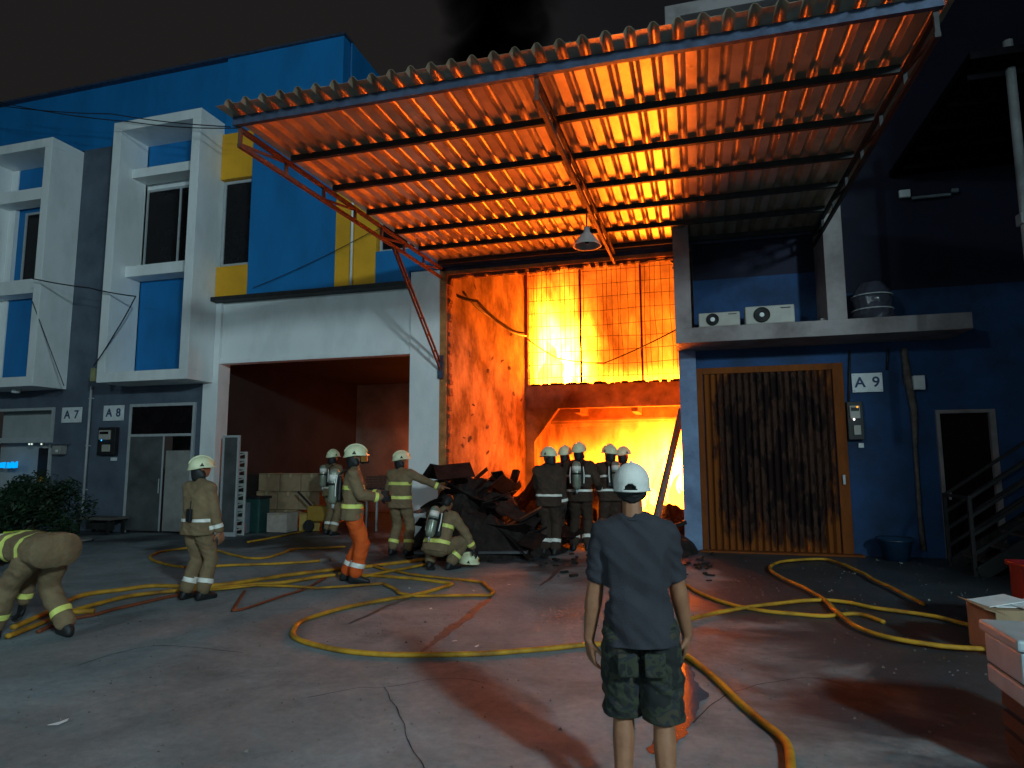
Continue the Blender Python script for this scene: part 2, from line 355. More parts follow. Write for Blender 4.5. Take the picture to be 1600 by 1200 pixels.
M().box(p7, bx7R-.24, 12.97, 13.2, q[1], 9.8).obj('blue_panel', blue(), A7)
M().box(p7, bx7R-.24, 12.97, 13.2, 3.82, q[4]).obj('blue_panel', blue(), A7)
M().box(p7, bx7R-.24, 13.05, 13.2, q[4], q[1]).obj('recess_wall', blue(), A7)
M().box(bx7L+.24, bx7R-.24, 12.5, 12.94, q[2], q[1]).obj('shelf', white(), A7, bevel=.006)
M().box(bx7L+.24, bx7R-.24, 12.5, 12.94, q[4], q[3]).obj('shelf', white(), A7, bevel=.006)
window(A7, xw(35,400), bx7R-.26, q[3]+.02, q[2]-.1, 13.04, 0)
palew = mat('pale_shop_interior', (0.42, 0.44, 0.44), 0.7, col2=(0.30, 0.32, 0.33), scale=1.2)
sw = M().box(-18.2, -18.14, 12.95, 13.0, wz0, wz1).box(wX1-.07, wX1, 12.95, 13.0, wz0, wz1).box(-18.14, wX1-.07, 12.95, 13.0, wz1-.07, wz1).box(-18.14, wX1-.07, 12.95, 13.0, wz0, wz0+.06).box(-18.14, wX1-.07, 12.96, 13.0, zw(40,692), zw(40,684)).obj('window', alu(), A7)
M().box(-18.2, wX1, 13.3, 13.36, 0.3, 3.4).obj('blind', palew, sw)
M().box(xw(48,700), xw(80,700), 13.22, 13.29, zw(60,745), zw(60,700)).obj('dark_poster', blackm(), sw)
M().box(xw(45,745), xw(82,745), 13.22, 13.29, zw(60,752), zw(60,745)).obj('poster_ledge', yellow(), sw)
ems = mat('lit_blue_sign_tube', (0.0, 0.25, 0.6), 0.5, emit=(0.0, 0.36, 1.0), estr=1.1)
emw = mat('small_white_indicator', (0.8, 0.8, 0.7), 0.5, emit=(0.8, 1.0, 0.85), estr=1.0)
rel(A7)
sg = thing('light_sign', 'small blue lit sign in the window of the leftmost unit', 'sign', (-16.6, 12.93, zw(25,727)))
xa = xw(2, 725)
for i, (u0, u1) in enumerate(((0,.07),(.085,.11),(.125,.17),(.185,.23),(.28,.33),(.345,.39),(.405,.47),(.485,.53),(.55,.60))):
    o = M().box(xa+u0*1.15+.0, xa+u1*1.15, 12.90, 12.92, zw(25,731)+R_.uniform(-.01,.01), zw(25,722)+R_.uniform(-.02,.02)).obj('light_stroke', ems, sg); o.matrix_parent_inverse = Matrix.Translation(-Vector(sg.location))
for px in (50, 54, 69):
    sgl = thing('indicator_light', {50: 'leftmost tiny white light above the dark poster', 54: 'middle tiny white light above the dark poster', 69: 'rightmost tiny white light above the dark poster'}[px], 'light', (xw(px,694), 12.93, zw(px,694)), group='tiny lights in the shop window')
    M().lathe([(0.0001,-.025),(.016,-.02),(.02,-.01),(.02,.0)], (0,0,0), 8, axis=(0,1,0)).obj('lens', emw, sgl); M().box(-.03,.03,.0,.02,-.03,.03).obj('base', alu(), sgl)
sign('A 7', (98, 637), (127, 660), 'white A 7 number plate on the slate wall beside the shop window')
sign('A 8', (163, 634), (193, 657), 'white A 8 number plate on the slate wall above the meter box')
sign('A 9', (1330, 584), (1380, 612), 'white A 9 number plate on the blue wall right of the rusty folding door')
def meter(px0, py0, px1, py1, label, led, second):
    a = W(px0, py0, 12.9); b = W(px1, py1, 12.9); hw = (b.x-a.x)/2; hh = (a.z-b.z)/2
    o = thing('electricity_meter', label, 'meter', ((a.x+b.x)/2, 12.98, (a.z+b.z)/2), group='electricity meters on the facade')
    M().box(-hw, hw, -.12, 0, -hh, hh).obj('housing', blackm(), o, bevel=.01)
    M().box(-hw*.75, hw*.55, -.17, -.121, hh*.1, hh*.78).obj('dial_box', mat('meter_grey', (.42,.40,.36), .5), o, bevel=.015)
    M().box(-hw*.6, hw*.4, -.177, -.171, hh*.5, hh*.68).obj('display', glass(), o)
    M().box(-hw*.35, hw*.55, -.15, -.121, -hh*.75, -hh*.25).obj('breaker', mat('meter_grey', (.42,.40,.36), .5), o, bevel=.01)
    M().lathe([(.0001,-.012),(.014,-.01),(.018,0)], (-hw*.3, -.178, hh*.2-.05), 8, axis=(0,1,0)).obj('indicator', led, o)
    if second: M().lathe([(.0001,-.012),(.014,-.01),(.018,0)], (hw*.2, -.178, hh*.7), 8, axis=(0,1,0)).obj('indicator', second, o)
    M().box(hw*.3, hw*.95, -.03, 0, -hh-.14, -hh-.06).obj('tag', signwhite, o)
meter(156, 668, 180, 711, 'black meter with a blue light below the A 8 plate', mat('led_blue', (0,.3,.8), .5, emit=(.05,.45,1), estr=2.5), None)
meter(1322, 628, 1351, 687, 'black meter with a white light below the A 9 plate', mat('led_white', (.8,.8,.8), .5, emit=(1,1,1), estr=2.5), mat('led_amber', (.8,.4,.0), .5, emit=(1,.35,.02), estr=1.5))
bell = thing('wall_lamp', 'small dark hooded wall fitting left of the pale drainpipe', 'lamp', (xw(100,695), 12.98, zw(100,695)))
M().box(-.22,.24,-.3,0,.0,.05).obj('hood', slate(), bell); M().box(-.12,.14,-.2,0,-.25,-.001).obj('body', grey, bell, bevel=.02); M().lathe([(.0001,-.03),(.035,-.02),(.04,.01)], (.05,-.2,-.16), 10, axis=(0,1,0)).obj('bulb', signwhite, bell)
dl = thing('ceiling_lamp', 'round lamp under the leftmost white box', 'lamp', (xw(24,618,12.5), 12.5, 3.575)); M().lathe([(.10,0),(.10,-.09),(.06,-.11),(.0001,-.11)], (0,0,0), 14).obj('diffuser', signwhite, dl, smooth=True); M().lathe([(.12,.004),(.12,-.02),(.101,-.02)], (0,0,0), 14).obj('rim', alu(), dl)
dp = thing('drainpipe', 'pale thin drainpipe between the A 7 and A 8 plates', 'pipe', (pipeX, 12.93, 0))
M().tube([(0,0,3.62),(0,0,0.45)], .03, 8).obj('pipe', alu(), dp, smooth=True)
for z in (3.3, 2.1, 1.0): M().box(-.045,.045,-.02,.065,z,z+.03).obj('clip', alu(), dp)
yb = thing('junction_box', 'small yellowish box at the lower left corner of the middle white box', 'box', (xw(141,585,12.2), 12.3, zw(141,585,12.2)))
M().box(-.06,.06,-.05,.05,-.16,.16).obj('housing', mat('old_yellow_plastic', (.35,.33,.16), .6), yb, bevel=.01); M().box(-.04,.04,-.06,-.051,-.1,.1).obj('cover', mat('old_yellow_plastic', (.35,.33,.16), .6), yb)

# ================================================================== BURNING UNIT
BU = thing('burning_warehouse', 'burning warehouse bay with its front open under the metal canopy', 'building', (-2.7, 13, 0))
plast = mat('fire_scorched_plaster', (0.40, 0.27, 0.15), 0.85, col2=(0.08, 0.035, 0.02), scale=1.3, bump=1.0, bscale=5, detail=9, lo=.38, hi=.68)
sootw = mat('soot_black_plaster', (0.10, 0.07, 0.05), 0.9, col2=(0.03, 0.02, 0.015), scale=1.2, bump=.5)
darkp = mat('scorched_header_paint', (0.09, 0.075, 0.12), 0.8, var=0.4, scale=2, bump=.3)
RX0, RX1 = -5.19, -0.13
M().box(-5.25, 0.05, 13.0, 13.2, 5.80, 8.6).obj('header_wall', darkp, BU)
M().box(-5.27, RX0+.0, 13.0, 20.0, 0, 8.6).obj('side_wall', plast, BU)
M().box(RX1, 0.045, 13.2, 28.0, 0, 8.6).obj('side_wall', plast, BU)
# ragged jamb trim
orf = mat('painted_glow_trim', (0.50, 0.20, 0.06), 0.7, var=.3, scale=6)  # fire glow on the trim is put into its orange colour
M().box(-5.268, -5.12, 12.93, 12.997, 0, 5.74).obj('opening_trim', orf, BU)
M().box(-5.268, -0.02, 12.93, 12.997, 5.74, 5.82).obj('opening_trim', orf, BU)
# broken brick edge of the openings
rr = random.Random(4)
bm_ = M()
for k in range(70):
    z = k*5.7/70; w_ = rr.uniform(.01,.07); bm_.box(-5.19, -5.12+w_, 12.998, 13.10+rr.uniform(0,.1), z, z+.078)
bm_.obj('broken_edge', mat('broken_brick', (.20,.09,.05), .9, var=.4, scale=20, bump=.5), BU, kind='stuff')
bm_ = M()
for k in range(60):
    x = -5.1+k*4.95/60; w_ = rr.uniform(.01,.09); bm_.box(x, x+.08, 12.998, 13.12, 5.74-w_, 5.80)
bm_.obj('broken_edge', mat('broken_brick', (.20,.09,.05), .9), BU, kind='stuff')
bm_ = M()
for k in range(70):
    z = k*5.7/70; w_ = rr.uniform(.0,.05); bm_.box(-.13-w_, -.10, 12.998+rr.uniform(0,.04), 13.2, z, z+.079)
bm_.obj('broken_edge', mat('broken_brick', (.20,.09,.05), .9), BU, kind='stuff')
# peeling plaster flakes on the left side wall, each a small tilted chip
fl = M(); rr = random.Random(12)
for k in range(26):
    y = 13.2+6.7*rr.random()**1.0; z = rr.uniform(.8, 6.3); s = rr.uniform(.015,.07)*(2.2 if rr.random() < .10 else 1)
    n = rr.randint(5,7); a0 = rr.random()*6; c = Vector((RX0+.012, y, z)); t1, t2 = rr.uniform(0,.07), rr.uniform(-.05,.05)
    v = []
    for i in range(n):
        a = a0+2*math.pi*i/n; q_ = s*rr.uniform(.5,1.1); dy, dz = math.cos(a)*q_*.7, math.sin(a)*q_*1.3
        v.append(c+Vector((max(0,.02+t1*dy/s+t2*dz/s), dy, dz)))
    k0 = [p+Vector((-.012,0,0)) for p in v]
    fl.add(v+k0, [tuple(range(n)), tuple(range(2*n-1, n-1, -1))]+[(i, n+i, n+(i+1)%n, (i+1)%n) for i in range(n)])
fl.obj('peeling_plaster', mat('scorched_flakes', (.20,.10,.05), .9, var=.4, scale=9), BU, kind='stuff')
# cross wall with beam, at y = 20
YB = 20.0
bz0, bz1 = zw(840,640,YB)+.02, zw(840,603,YB)
lx = xw(835,690,YB); zc = zw(835,690,YB)
beamm = mat('scorched_concrete_beam', (0.30, 0.16, 0.09), 0.9, var=.35, scale=2.5, bump=.5)
M().box(RX0, RX1, YB, YB+.35, bz0, bz1).obj('cross_beam', beamm, BU, bevel=.01)
M().box(RX0, lx, YB+.02, YB+.35, 0, bz0).obj('cross_wall', beamm, BU)
hx = xw(872,640,YB)
M().add([(lx,YB+.02,bz0),(lx,YB+.3,bz0),(lx,YB+.02,zc),(lx,YB+.3,zc),(hx,YB+.02,bz0),(hx,YB+.3,bz0)], [(0,2,4),(1,5,3),(2,3,5,4),(0,1,3,2),(0,4,5,1)]).obj('haunch', beamm, BU)
M().box(RX0, RX0+.10, YB-.06, YB+.2, bz1, 8.6).obj('column', beamm, BU)
rub = M(); rr = random.Random(5)
for k in range(80):
    x = rr.uniform(RX0+.1, RX1-.1); s = rr.uniform(.02,.07); rub.box(x-s*1.6, x+s*1.6, YB+.02, YB+.2+s, bz1+.001, bz1+s*rr.uniform(.4,1.4))
rub.obj('rubble_crust', char(), BU, kind='stuff')
M().box(RX0, RX1, YB+.35, 28, bz0+.15, bz1-.05).obj('mezzanine_slab', beamm, BU)
for yy in (22.0, 23.8, 25.6): M().box(RX0, RX1, yy, yy+.3, bz0-.28, bz0+.149).obj('slab_beam', beamm, BU)
for xx in (-3.7,-1.9): M().box(xx, xx+.2, YB+.36, 27.9, bz0-.12, bz0+.149).obj('slab_beam', beamm, BU)
M().box(-5.5, .05, 28, 28.2, 0, 8.6).obj('back_wall', sootw, BU)
M().box(-5.45, RX0-.02, 20.0, 28, 0, 8.6).obj('side_wall', plast, BU)
M().box(-5.45, .05, 13.2, 28.2, 8.6, 8.75).obj('ceiling_slab', darkp, BU)
rel(BU)
# window grille in the upper opening
gr = thing('window_grille', 'thin welded wire grille in front of the upper flames', 'grille', ((RX0+RX1)/2, YB, bz1))
wm_ = mat('dark_brown_wire', (0.10, 0.04, 0.02), .8)  # plain dark brown wire without emission
def relo(o, ob): ob.matrix_parent_inverse = Matrix.Translation(-Vector(o.location)); return ob
for px in (907, 1002): relo(gr, M().box(xw(px,500,YB)-.03, xw(px,500,YB)+.03, YB-.02, YB+.04, bz1, 8.5).obj('post', wm_, gr))
nx = 34
for i in range(nx):
    x = RX0+.12+(RX1-RX0-.14)*i/(nx-1)
    if i in (6, 13, 14, 22, 29): continue
    relo(gr, M().tube([(x,YB+.01,bz1),(x+R_.uniform(-.05,.05),YB+.01,5.1),(x+R_.uniform(-.06,.06),YB+.02,6.2),(x+R_.uniform(-.02,.02),YB+.01,8.0)], .0085, 5).obj('bar', wm_, gr))
for j in range(9):
    z = bz1+.25+j*.42; relo(gr, M().tube([(RX0+.1,YB+.025,z),(-3.9,YB+.025,z-R_.uniform(-.02,.05)),(-2.7,YB+.025,z-R_.uniform(0,.09)),(-1.4,YB+.025,z-R_.uniform(-.02,.06)),(RX1,YB+.025,z)], .008, 5).obj('bar', wm_, gr))

# ------------------------------------------------------------------ FIRE
FIRE = (1.0, 0.165, 0.007)
def fire_volume(name, x0, x1, y0, y1, z0, z1, expr, label):
    """closed box filled with glowing gas: emission falls with height, broken by stretched noise"""
    m = bpy.data.materials.new(name); m.use_nodes = True; nt = m.node_tree; nt.nodes.clear(); L = nt.links.new
    o = N(nt, 'ShaderNodeOutputMaterial'); em = N(nt, 'ShaderNodeEmission'); em.inputs[0].default_value = (*FIRE, 1)
    tc = N(nt, 'ShaderNodeTexCoord'); 
    def nz(sc, st, det=3, dist=0.8, off=(0,0,0)):
        mp = N(nt, 'ShaderNodeMapping'); mp.inputs['Scale'].default_value = st; mp.inputs['Location'].default_value = off; L(tc.outputs['Object'], mp.inputs[0])
        n = N(nt, 'ShaderNodeTexNoise'); n.inputs['Scale'].default_value = sc; n.inputs['Detail'].default_value = det; n.inputs['Distortion'].default_value = dist; L(mp.outputs[0], n.inputs[0]); return n.outputs['Fac']
    def mth(op, a, b=None, c=None):
        n = N(nt, 'ShaderNodeMath', operation=op)
        for i, v in enumerate((a, b, c)):
            if v is None: continue
            if isinstance(v, (int, float)): n.inputs[i].default_value = v
            else: L(v, n.inputs[i])
        return n.outputs[0]
    sp = N(nt, 'ShaderNodeSeparateXYZ'); L(tc.outputs['Object'], sp.inputs[0])
    s = expr(sp.outputs, nz, mth); L(s, em.inputs[1])
    ab = N(nt, 'ShaderNodeVolumeAbsorption'); ab.inputs[0].default_value = (.25, .05, .01, 1); sm = nz(.9, (1,1,.5), 4, 1.5, (9,3,4))
    L(mth('MAXIMUM', mth('MULTIPLY', mth('SUBTRACT', sm, .50), 7.0), 0.0), ab.inputs['Density']); ad = N(nt, 'ShaderNodeAddShader'); L(em.outputs[0], ad.inputs[0]); L(ab.outputs[0], ad.inputs[1]); L(ad.outputs[0], o.inputs['Volume'])
    ob = M().box(x0, x1, y0, y1, z0, z1).obj(name, m); ob['kind'] = 'stuff'; ob['label'] = label
    return ob
def gauss(mth, X, Z, cx, cz, sx, sz):
    a = mth('DIVIDE', mth('SUBTRACT', X, cx), sx); b = mth('DIVIDE', mth('SUBTRACT', Z, cz), sz)
    return mth('POWER', 2.718, mth('MULTIPLY', mth('ADD', mth('MULTIPLY', a, a), mth('MULTIPLY', b, b)), -1.0))
def up_expr(sp, nz, mth):
    X, Z = sp[0], sp[2]; n = nz(1.2, (1,1,.42), 4, 1.6); n2 = nz(3.4, (1,1,.35), 4, 2.2)
    f = mth('POWER', mth('MULTIPLY', mth('ADD', n, mth('MULTIPLY', n2, .5)), 1.40), 7.5)
    g1 = mth('ADD', mth('MULTIPLY', gauss(mth, X, Z, -4.9, 5.2, .95, 1.6), 10.0), mth('MULTIPLY', gauss(mth, X, Z, -4.55, 4.9, .75, 1.15), 55.0))
    g2 = mth('MULTIPLY', gauss(mth, X, Z, -1.0, 5.3, 1.3, 1.6), .38)
    g3 = mth('MULTIPLY', gauss(mth, X, Z, -2.6, bz1+.05, 9, .40), 5.0)
    tot = mth('ADD', mth('ADD', g1, g2), mth('ADD', g3, .06))
    return mth('ADD', mth('MULTIPLY', tot, f), .05)
def lo_expr(sp, nz, mth):
    X, Z = sp[0], sp[2]; n = nz(1.2, (1,1,.45), 4, 1.6, (5,2,1)); n2 = nz(3.2, (1,1,.35), 4, 2.2)
    f = mth('POWER', mth('MULTIPLY', mth('ADD', n, mth('MULTIPLY', n2, .5)), 1.42), 5.5)
    g1 = mth('ADD', mth('MULTIPLY', gauss(mth, X, Z, -.4, .6, 1.7, 1.5), 14.0), mth('MULTIPLY', gauss(mth, X, Z, -.5, .6, 1.0, 1.1), 50.0))
    g2 = mth('MULTIPLY', gauss(mth, X, Z, -3.2, 1.1, 3.5, 1.15), 1.5)
    return mth('ADD', mth('MULTIPLY', mth('ADD', g1, g2), f), .11)
fire_volume('upper_fire', RX0+.12, RX1-.01, YB+.4, 24.5, bz1+.0, 8.4, up_expr, 'yellow and orange flames filling the upper storey')
fire_volume('lower_fire', RX0+.01, RX1-.01, YB+.4, 25.0, .02, bz0-.30, lo_expr, 'white hot flames filling the ground floor')
def haze_expr(sp, nz, mth):
    n = nz(1.3, (1,1,.7), 4, 1.5, (3,8,2)); f = mth('MAXIMUM', mth('SUBTRACT', n, .40), 0.0)
    return mth('MULTIPLY', mth('MULTIPLY', f, gauss(mth, sp[0], sp[2], -3.7, 1.3, 1.5, 1.2)), 1.5)
fire_volume('self_lit_smoke', RX0+.02, -2.3, 17.2, 19.85, .3, 3.6, haze_expr, 'firelit smoke with its glow built in, drifting in the front of the burning bay')  # firelight on the smoke is put in as weak emission
def tongues(name, specs, strength, label, seed):
    """many pointed, twisted flame tongues (closed bodies) joined as one fire"""
    m = bpy.data.materials.new(name+'_glow'); m.use_nodes = True; nt = m.node_tree; nt.nodes.clear()
    o = N(nt, 'ShaderNodeOutputMaterial'); em = N(nt, 'ShaderNodeEmission'); em.inputs[0].default_value = (*FIRE, 1); em.inputs[1].default_value = strength
    nt.links.new(em.outputs[0], o.inputs[0]); rr = random.Random(seed); me = M()
    for (x, y, z, r, h) in specs:
        ph = rr.random()*9; pts = []; rad = []
        for i in range(13):
            t = i/12; pts.append((x+math.sin(ph+t*4)*.18*h*t, y+math.cos(ph*1.7+t*3)*.12*h*t, z+h*t))
            rad.append(max(.004, r*math.sin(math.pi*min(1, .16+t*.84))**.8*(1-t*.35)*(1+.25*math.sin(ph+t*11))))
        me.tube(pts, rad, 9)
    ob = me.obj(name, m, smooth=True); ob['kind'] = 'stuff'; ob['label'] = label; return ob
rr = random.Random(21)
tongues('fire', [(rr.uniform(-4.9,-4.0), rr.uniform(20.6,24), bz1, rr.uniform(.14,.3), rr.uniform(.7,2.0)) for _ in range(9)]
        + [(rr.uniform(-4.0,-.4), rr.uniform(21.6,24.3), bz1, rr.uniform(.08,.18), rr.uniform(.2,.5)) for _ in range(20)], 32, 'flames burning along the upper floor edge', 3)
tongues('fire', [(rr.uniform(-1.7,-.35), rr.uniform(20.6,24), .05, rr.uniform(.15,.33), rr.uniform(.9,2.0)) for _ in range(12)]
        + [(rr.uniform(-4.6,-1.7), rr.uniform(21,24.6), .05, rr.uniform(.12,.26), rr.uniform(.6,1.6)) for _ in range(14)], 45, 'flames burning on the ground floor behind the firefighters', 4)
tongues('fire', [(rr.uniform(-2.7,-.9), rr.uniform(14.4,17.0), .35, rr.uniform(.12,.2), rr.uniform(.5,.95)) for _ in range(12)], 85, 'low flames among the burnt goods hidden behind the debris heap', 5)
tongues('fire', [(-1.05+rr.uniform(-.2,.75), rr.uniform(14.2,18.4), .1, rr.uniform(.06,.16), rr.uniform(.5,1.35)) for _ in range(14)], 34, 'flames beside the leaning ladder', 6)
tongues('fire', [(-7.9+rr.uniform(-.5,.5), rr.uniform(19.5,19.82), 1.0, .11, rr.uniform(.9,1.8)) for _ in range(7)], 18, 'flames spreading into the garage behind the white pillar', 7)

# ================================================================== UNIT A9 (right)
A9 = thing('shophouse', 'weathered blue unit with a rusty folding door right of the fire', 'building', (2.5, 13, 0))
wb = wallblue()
dkb = mat('painted_shade_blue', (0.010, 0.010, 0.030), 0.8, var=.25, scale=1.2, bump=.2)  # canopy shade on the upper wall painted in as a darker blue
sx0, sx1, sz1 = xw(1468,740), xw(1562,740), zw(1510,640)
wallpanel(0.05, 9.0, 0, 3.81, [(0.17, 2.42, 0, 3.32), (sx0, sx1, 0, sz1)], 13.0, 13.2).obj('wall', wb, A9)
M().box(0.05, 2.3, 13.0, 13.2, 3.81, 5.2).obj('wall', wb, A9)
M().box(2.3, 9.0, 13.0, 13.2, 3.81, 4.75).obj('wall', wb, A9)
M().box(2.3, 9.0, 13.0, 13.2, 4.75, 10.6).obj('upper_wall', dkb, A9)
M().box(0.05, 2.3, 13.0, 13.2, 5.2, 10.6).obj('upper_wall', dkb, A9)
M().box(-0.27, 0.05, 12.88, 13.2, 0, 3.80).obj('jamb_pier', mat('pale_blue_pier', (.20,.30,.48), .75, col2=(.12,.17,.28), scale=3, bump=.2), A9, bevel=.012)
wt = mat('soiled_white_render', (0.29, 0.255, 0.26), 0.8, col2=(0.16, 0.13, 0.13), scale=1.8, bump=.2, lo=.3, hi=.6)
zl0, zl1 = 3.80, W(1085,513,12.1).z
LX = W(1521,500,12.0).x
M().box(-0.29, LX, 12.02, 13.0, zl0, zl1).obj('ledge', wt, A9, bevel=.012)
M().box(-0.29, 0.0, 12.05, 13.0, zl1, 10.2).obj('frame_upright', wt, A9, bevel=.01)
M().box(2.26, 2.57, 12.05, 13.0, zl1, 6.25).obj('frame_upright', wt, A9, bevel=.01)
M().box(-0.29, 2.2, 12.05, 13.0, 10.2, 10.45).obj('frame_top', wt, A9, bevel=.01)
M().box(2.17, 2.259, 12.2, 12.995, zl1, zl1+.07).obj('sill_step', wt, A9)
rel(A9)
# folding door
rustd = mat('orange_rust_paint', (0.21, 0.055, 0.009), 0.85, col2=(0.13, 0.035, 0.008), scale=6, bump=.4, stretch=(1,1,.35), spec=.2)
def soot_door():
    """rust orange paint with one soot stain of its own ragged shape over the middle of the door"""
    m = bpy.data.materials.new('sooty_folding_door'); m.use_nodes = True; nt = m.node_tree; b = nt.nodes['Principled BSDF']; L = nt.links.new
    tc = N(nt, 'ShaderNodeTexCoord'); sp = N(nt, 'ShaderNodeSeparateXYZ'); L(tc.outputs['Object'], sp.inputs[0])
    def mth(op, a, c):
        n = N(nt, 'ShaderNodeMath', operation=op)
        for i, v in enumerate((a, c)):
            if isinstance(v, (int, float)): n.inputs[i].default_value = v
            else: L(v, n.inputs[i])
        return n.outputs[0]
    dx = mth('DIVIDE', mth('SUBTRACT', sp.outputs[0], 1.42), 1.10); dz = mth('DIVIDE', mth('SUBTRACT', sp.outputs[2], 1.85), 1.72)
    d = mth('ADD', mth('POWER', mth('ABSOLUTE', dx, 0), 5.0), mth('POWER', mth('ABSOLUTE', dz, 0), 5.0))
    mp = N(nt, 'ShaderNodeMapping'); mp.inputs['Scale'].default_value = (2.2, 1, .7); L(tc.outputs['Object'], mp.inputs[0])
    nz = N(nt, 'ShaderNodeTexNoise'); nz.inputs['Scale'].default_value = 2.2; nz.inputs['Detail'].default_value = 7; nz.inputs['Roughness'].default_value = .68; L(mp.outputs[0], nz.inputs[0])
    v = mth('ADD', d, mth('MULTIPLY', mth('SUBTRACT', nz.outputs['Fac'], .5), 3.4))
    cr = N(nt, 'ShaderNodeValToRGB'); L(v, cr.inputs[0]); e = cr.color_ramp.elements; e[0].position = 0; e[0].color = (.012, .005, .005, 1); e[1].position = 1; e[1].color = (.18, .050, .009, 1)
    x = e.new(.22); x.color = (.055, .026, .018, 1); x = e.new(.50); x.color = (.022, .008, .007, 1); x = e.new(.74); x.color = (.10, .030, .009, 1)
    L(cr.outputs[0], b.inputs['Base Color']); b.inputs['Roughness'].default_value = .85; b.inputs['Specular IOR Level'].default_value = .15
    bp = N(nt, 'ShaderNodeBump'); bp.inputs['Strength'].default_value = .4; bp.inputs['Distance'].default_value = .02; L(nz.outputs['Fac'], bp.inputs['Height']); L(bp.outputs[0], b.inputs['Normal']); return m
foldm = soot_door()
fd = thing('folding_door', 'brown corrugated folding steel door in an orange rusty frame', 'door', (1.3, 12.96, 0))
def F(m, name, mt, **k): return relo(fd, m.obj(name, mt, fd, **k))
F(M().box(0.04, 0.16, 12.93, 13.05, 0, 3.45), 'frame_post', rustd, bevel=.006)
F(M().box(2.44, 2.62, 12.93, 13.05, 0, 3.45), 'frame_post', rustd, bevel=.006)
F(M().box(0.161, 2.439, 12.93, 13.05, 3.33, 3.45), 'frame_head', rustd, bevel=.006)
F(M().box(0.0, 2.75, 12.75, 13.0, 0.004, 0.035), 'threshold', rustd)
ns = 19
for i in range(ns):
    x0 = .165+(2.27)*i/ns; x1 = .165+(2.27)*(i+1)/ns; xm = (x0+x1)/2; dy = .055
    edge = i < 3 or i == ns-1
    m = M(); prof = [(x0+.002,0),(x0+.03,-dy),(x1-.03,-dy),(x1-.002,0)]; zs = [.04+3.285*j/9 for j in range(10)]; vs = []
    for t_ in (0, .02):
        for z in zs:
            wob = .010*noise.noise(Vector((i*3.1, z*1.1, 0))); woy = .012*noise.noise(Vector((i*1.3, z*.8, 7)))
            vs += [(x+(wob if 0 < k_ < 3 else 0), 13.0+y+t_+woy, z) for k_, (x, y) in enumerate(prof)]
    fs = []
    for j in range(9):
        for k_ in range(3): a_ = j*4+k_; fs += [(a_, a_+1, a_+5, a_+4), (40+a_+1, 40+a_, 40+a_+4, 40+a_+5)]
    m.add(vs, fs); F(m, 'slat', foldm)
F(M().box(2.50, 2.54, 12.88, 12.93, 1.25, 1.42), 'handle', alu())
F(M().box(.17, 2.43, 13.06, 13.08, 0, 3.33), 'backing_sheet', foldm)
# side door
sd = thing('side_door', 'dark door with a pale frame behind the stairs', 'door', ((sx0+sx1)/2, 13, 0))
m = M().box(sx0, sx0+.06, 12.95, 13.1, 0, sz1).box(sx1-.09, sx1, 12.95, 13.1, 0, sz1).box(sx0+.06, sx1-.09, 12.95, 13.1, sz1-.06, sz1)
relo(sd, m.obj('frame', wt, sd)); relo(sd, M().box(sx0+.06, sx1-.09, 13.03, 13.07, 0, sz1-.06).obj('leaf', mat('dark_maroon_door', (.014,.005,.007), .9, spec=.1), sd))
relo(sd, M().box(sx0+.12, sx0+.15, 12.98, 13.03, 1.0, 1.14).obj('handle', alu(), sd))
# conduit run and stains
cp = thing('conduit_pipe', 'dirty pale conduit running down the blue wall right of the A 9 plate', 'pipe', (3.6, 12.95, 0))
pp = [W(1412,545,12.95), W(1418,590,12.95), W(1428,640,12.95), W(1430,700,12.95), W(1437,800,12.95), W(1443,860,12.95)]
relo(cp, M().tube(pp, [.05,.07,.06,.035,.035,.045], 7).obj('pipe', mat('grimy_conduit', (.14,.115,.10), .8, var=.4, scale=8, bump=.4), cp, smooth=True))
a = W(1427,598,12.9); relo(cp, M().box(a.x-.01, a.x+.17, 12.84, 12.94, a.z-.13, a.z+.12).obj('box', signwhite, cp, bevel=.01))
for pts, lab in (([(1328,548),(1327,600),(1326,640)], 'thin dark cable hanging left of the A 9 plate'), ([(1388,545),(1386,578)], 'short dark cable end hanging right of the A 9 plate')):
    o = M().tube([W(x,y,12.96) for x, y in pts], .018, 6).obj('cable', blackm(), smooth=True); o['label'] = lab; o['category'] = 'cable'
# air conditioners on the ledge
def ac(px0, px1, pyb, pyt, label):
    y = 12.3; a = W(px0, pyb, y); b = W(px1, pyt, y); wd = b.x-a.x; h = b.z-a.z; z0 = zl1+.05
    o = thing('air_conditioner', label, 'air conditioner', ((a.x+b.x)/2, y, z0), group='outdoor units on the ledge')
    acm = mat('ac_cream_metal', (.40,.38,.34), .5, var=.12, scale=4)
    M().box(-wd/2, wd/2, 0, .3, 0, h).obj('casing', acm, o, bevel=.02)
    fx = -wd*.16; r = h*.40
    M().lathe([(r,-.004),(r*1.06,-.02),(r*1.06,-.004)], (fx,0,h*.5), 24, axis=(0,1,0)).obj('shroud', blackm(), o)
    M().lathe([(.0001,-.003),(r,-.003)], (fx,0,h*.5), 24, axis=(0,1,0)).obj('fan_recess', blackm(), o)
    for k in range(4): M().lathe([(r*(k+1)/4.6,-.018),(r*(k+1)/4.6+.008,-.022),(r*(k+1)/4.6+.014,-.018)], (fx,0,h*.5), 20, axis=(0,1,0)).obj('grille_ring', steel_d(), o)
    M().lathe([(.0001,-.028),(.04,-.026),(.045,-.01)], (fx,0,h*.5), 10, axis=(0,1,0)).obj('hub', signwhite, o)
    M().box(wd*.22, wd*.42, -.004, 0, h*.80, h*.86).obj('badge', steel_d(), o)
    for s in (-1,1): M().box(s*wd*.35-.03, s*wd*.35+.03, .02, .28, -.05, -.001).obj('foot', steel_d(), o)
ac(1092, 1156, 512, 486, 'smaller cream outdoor air conditioner beside the white pier')
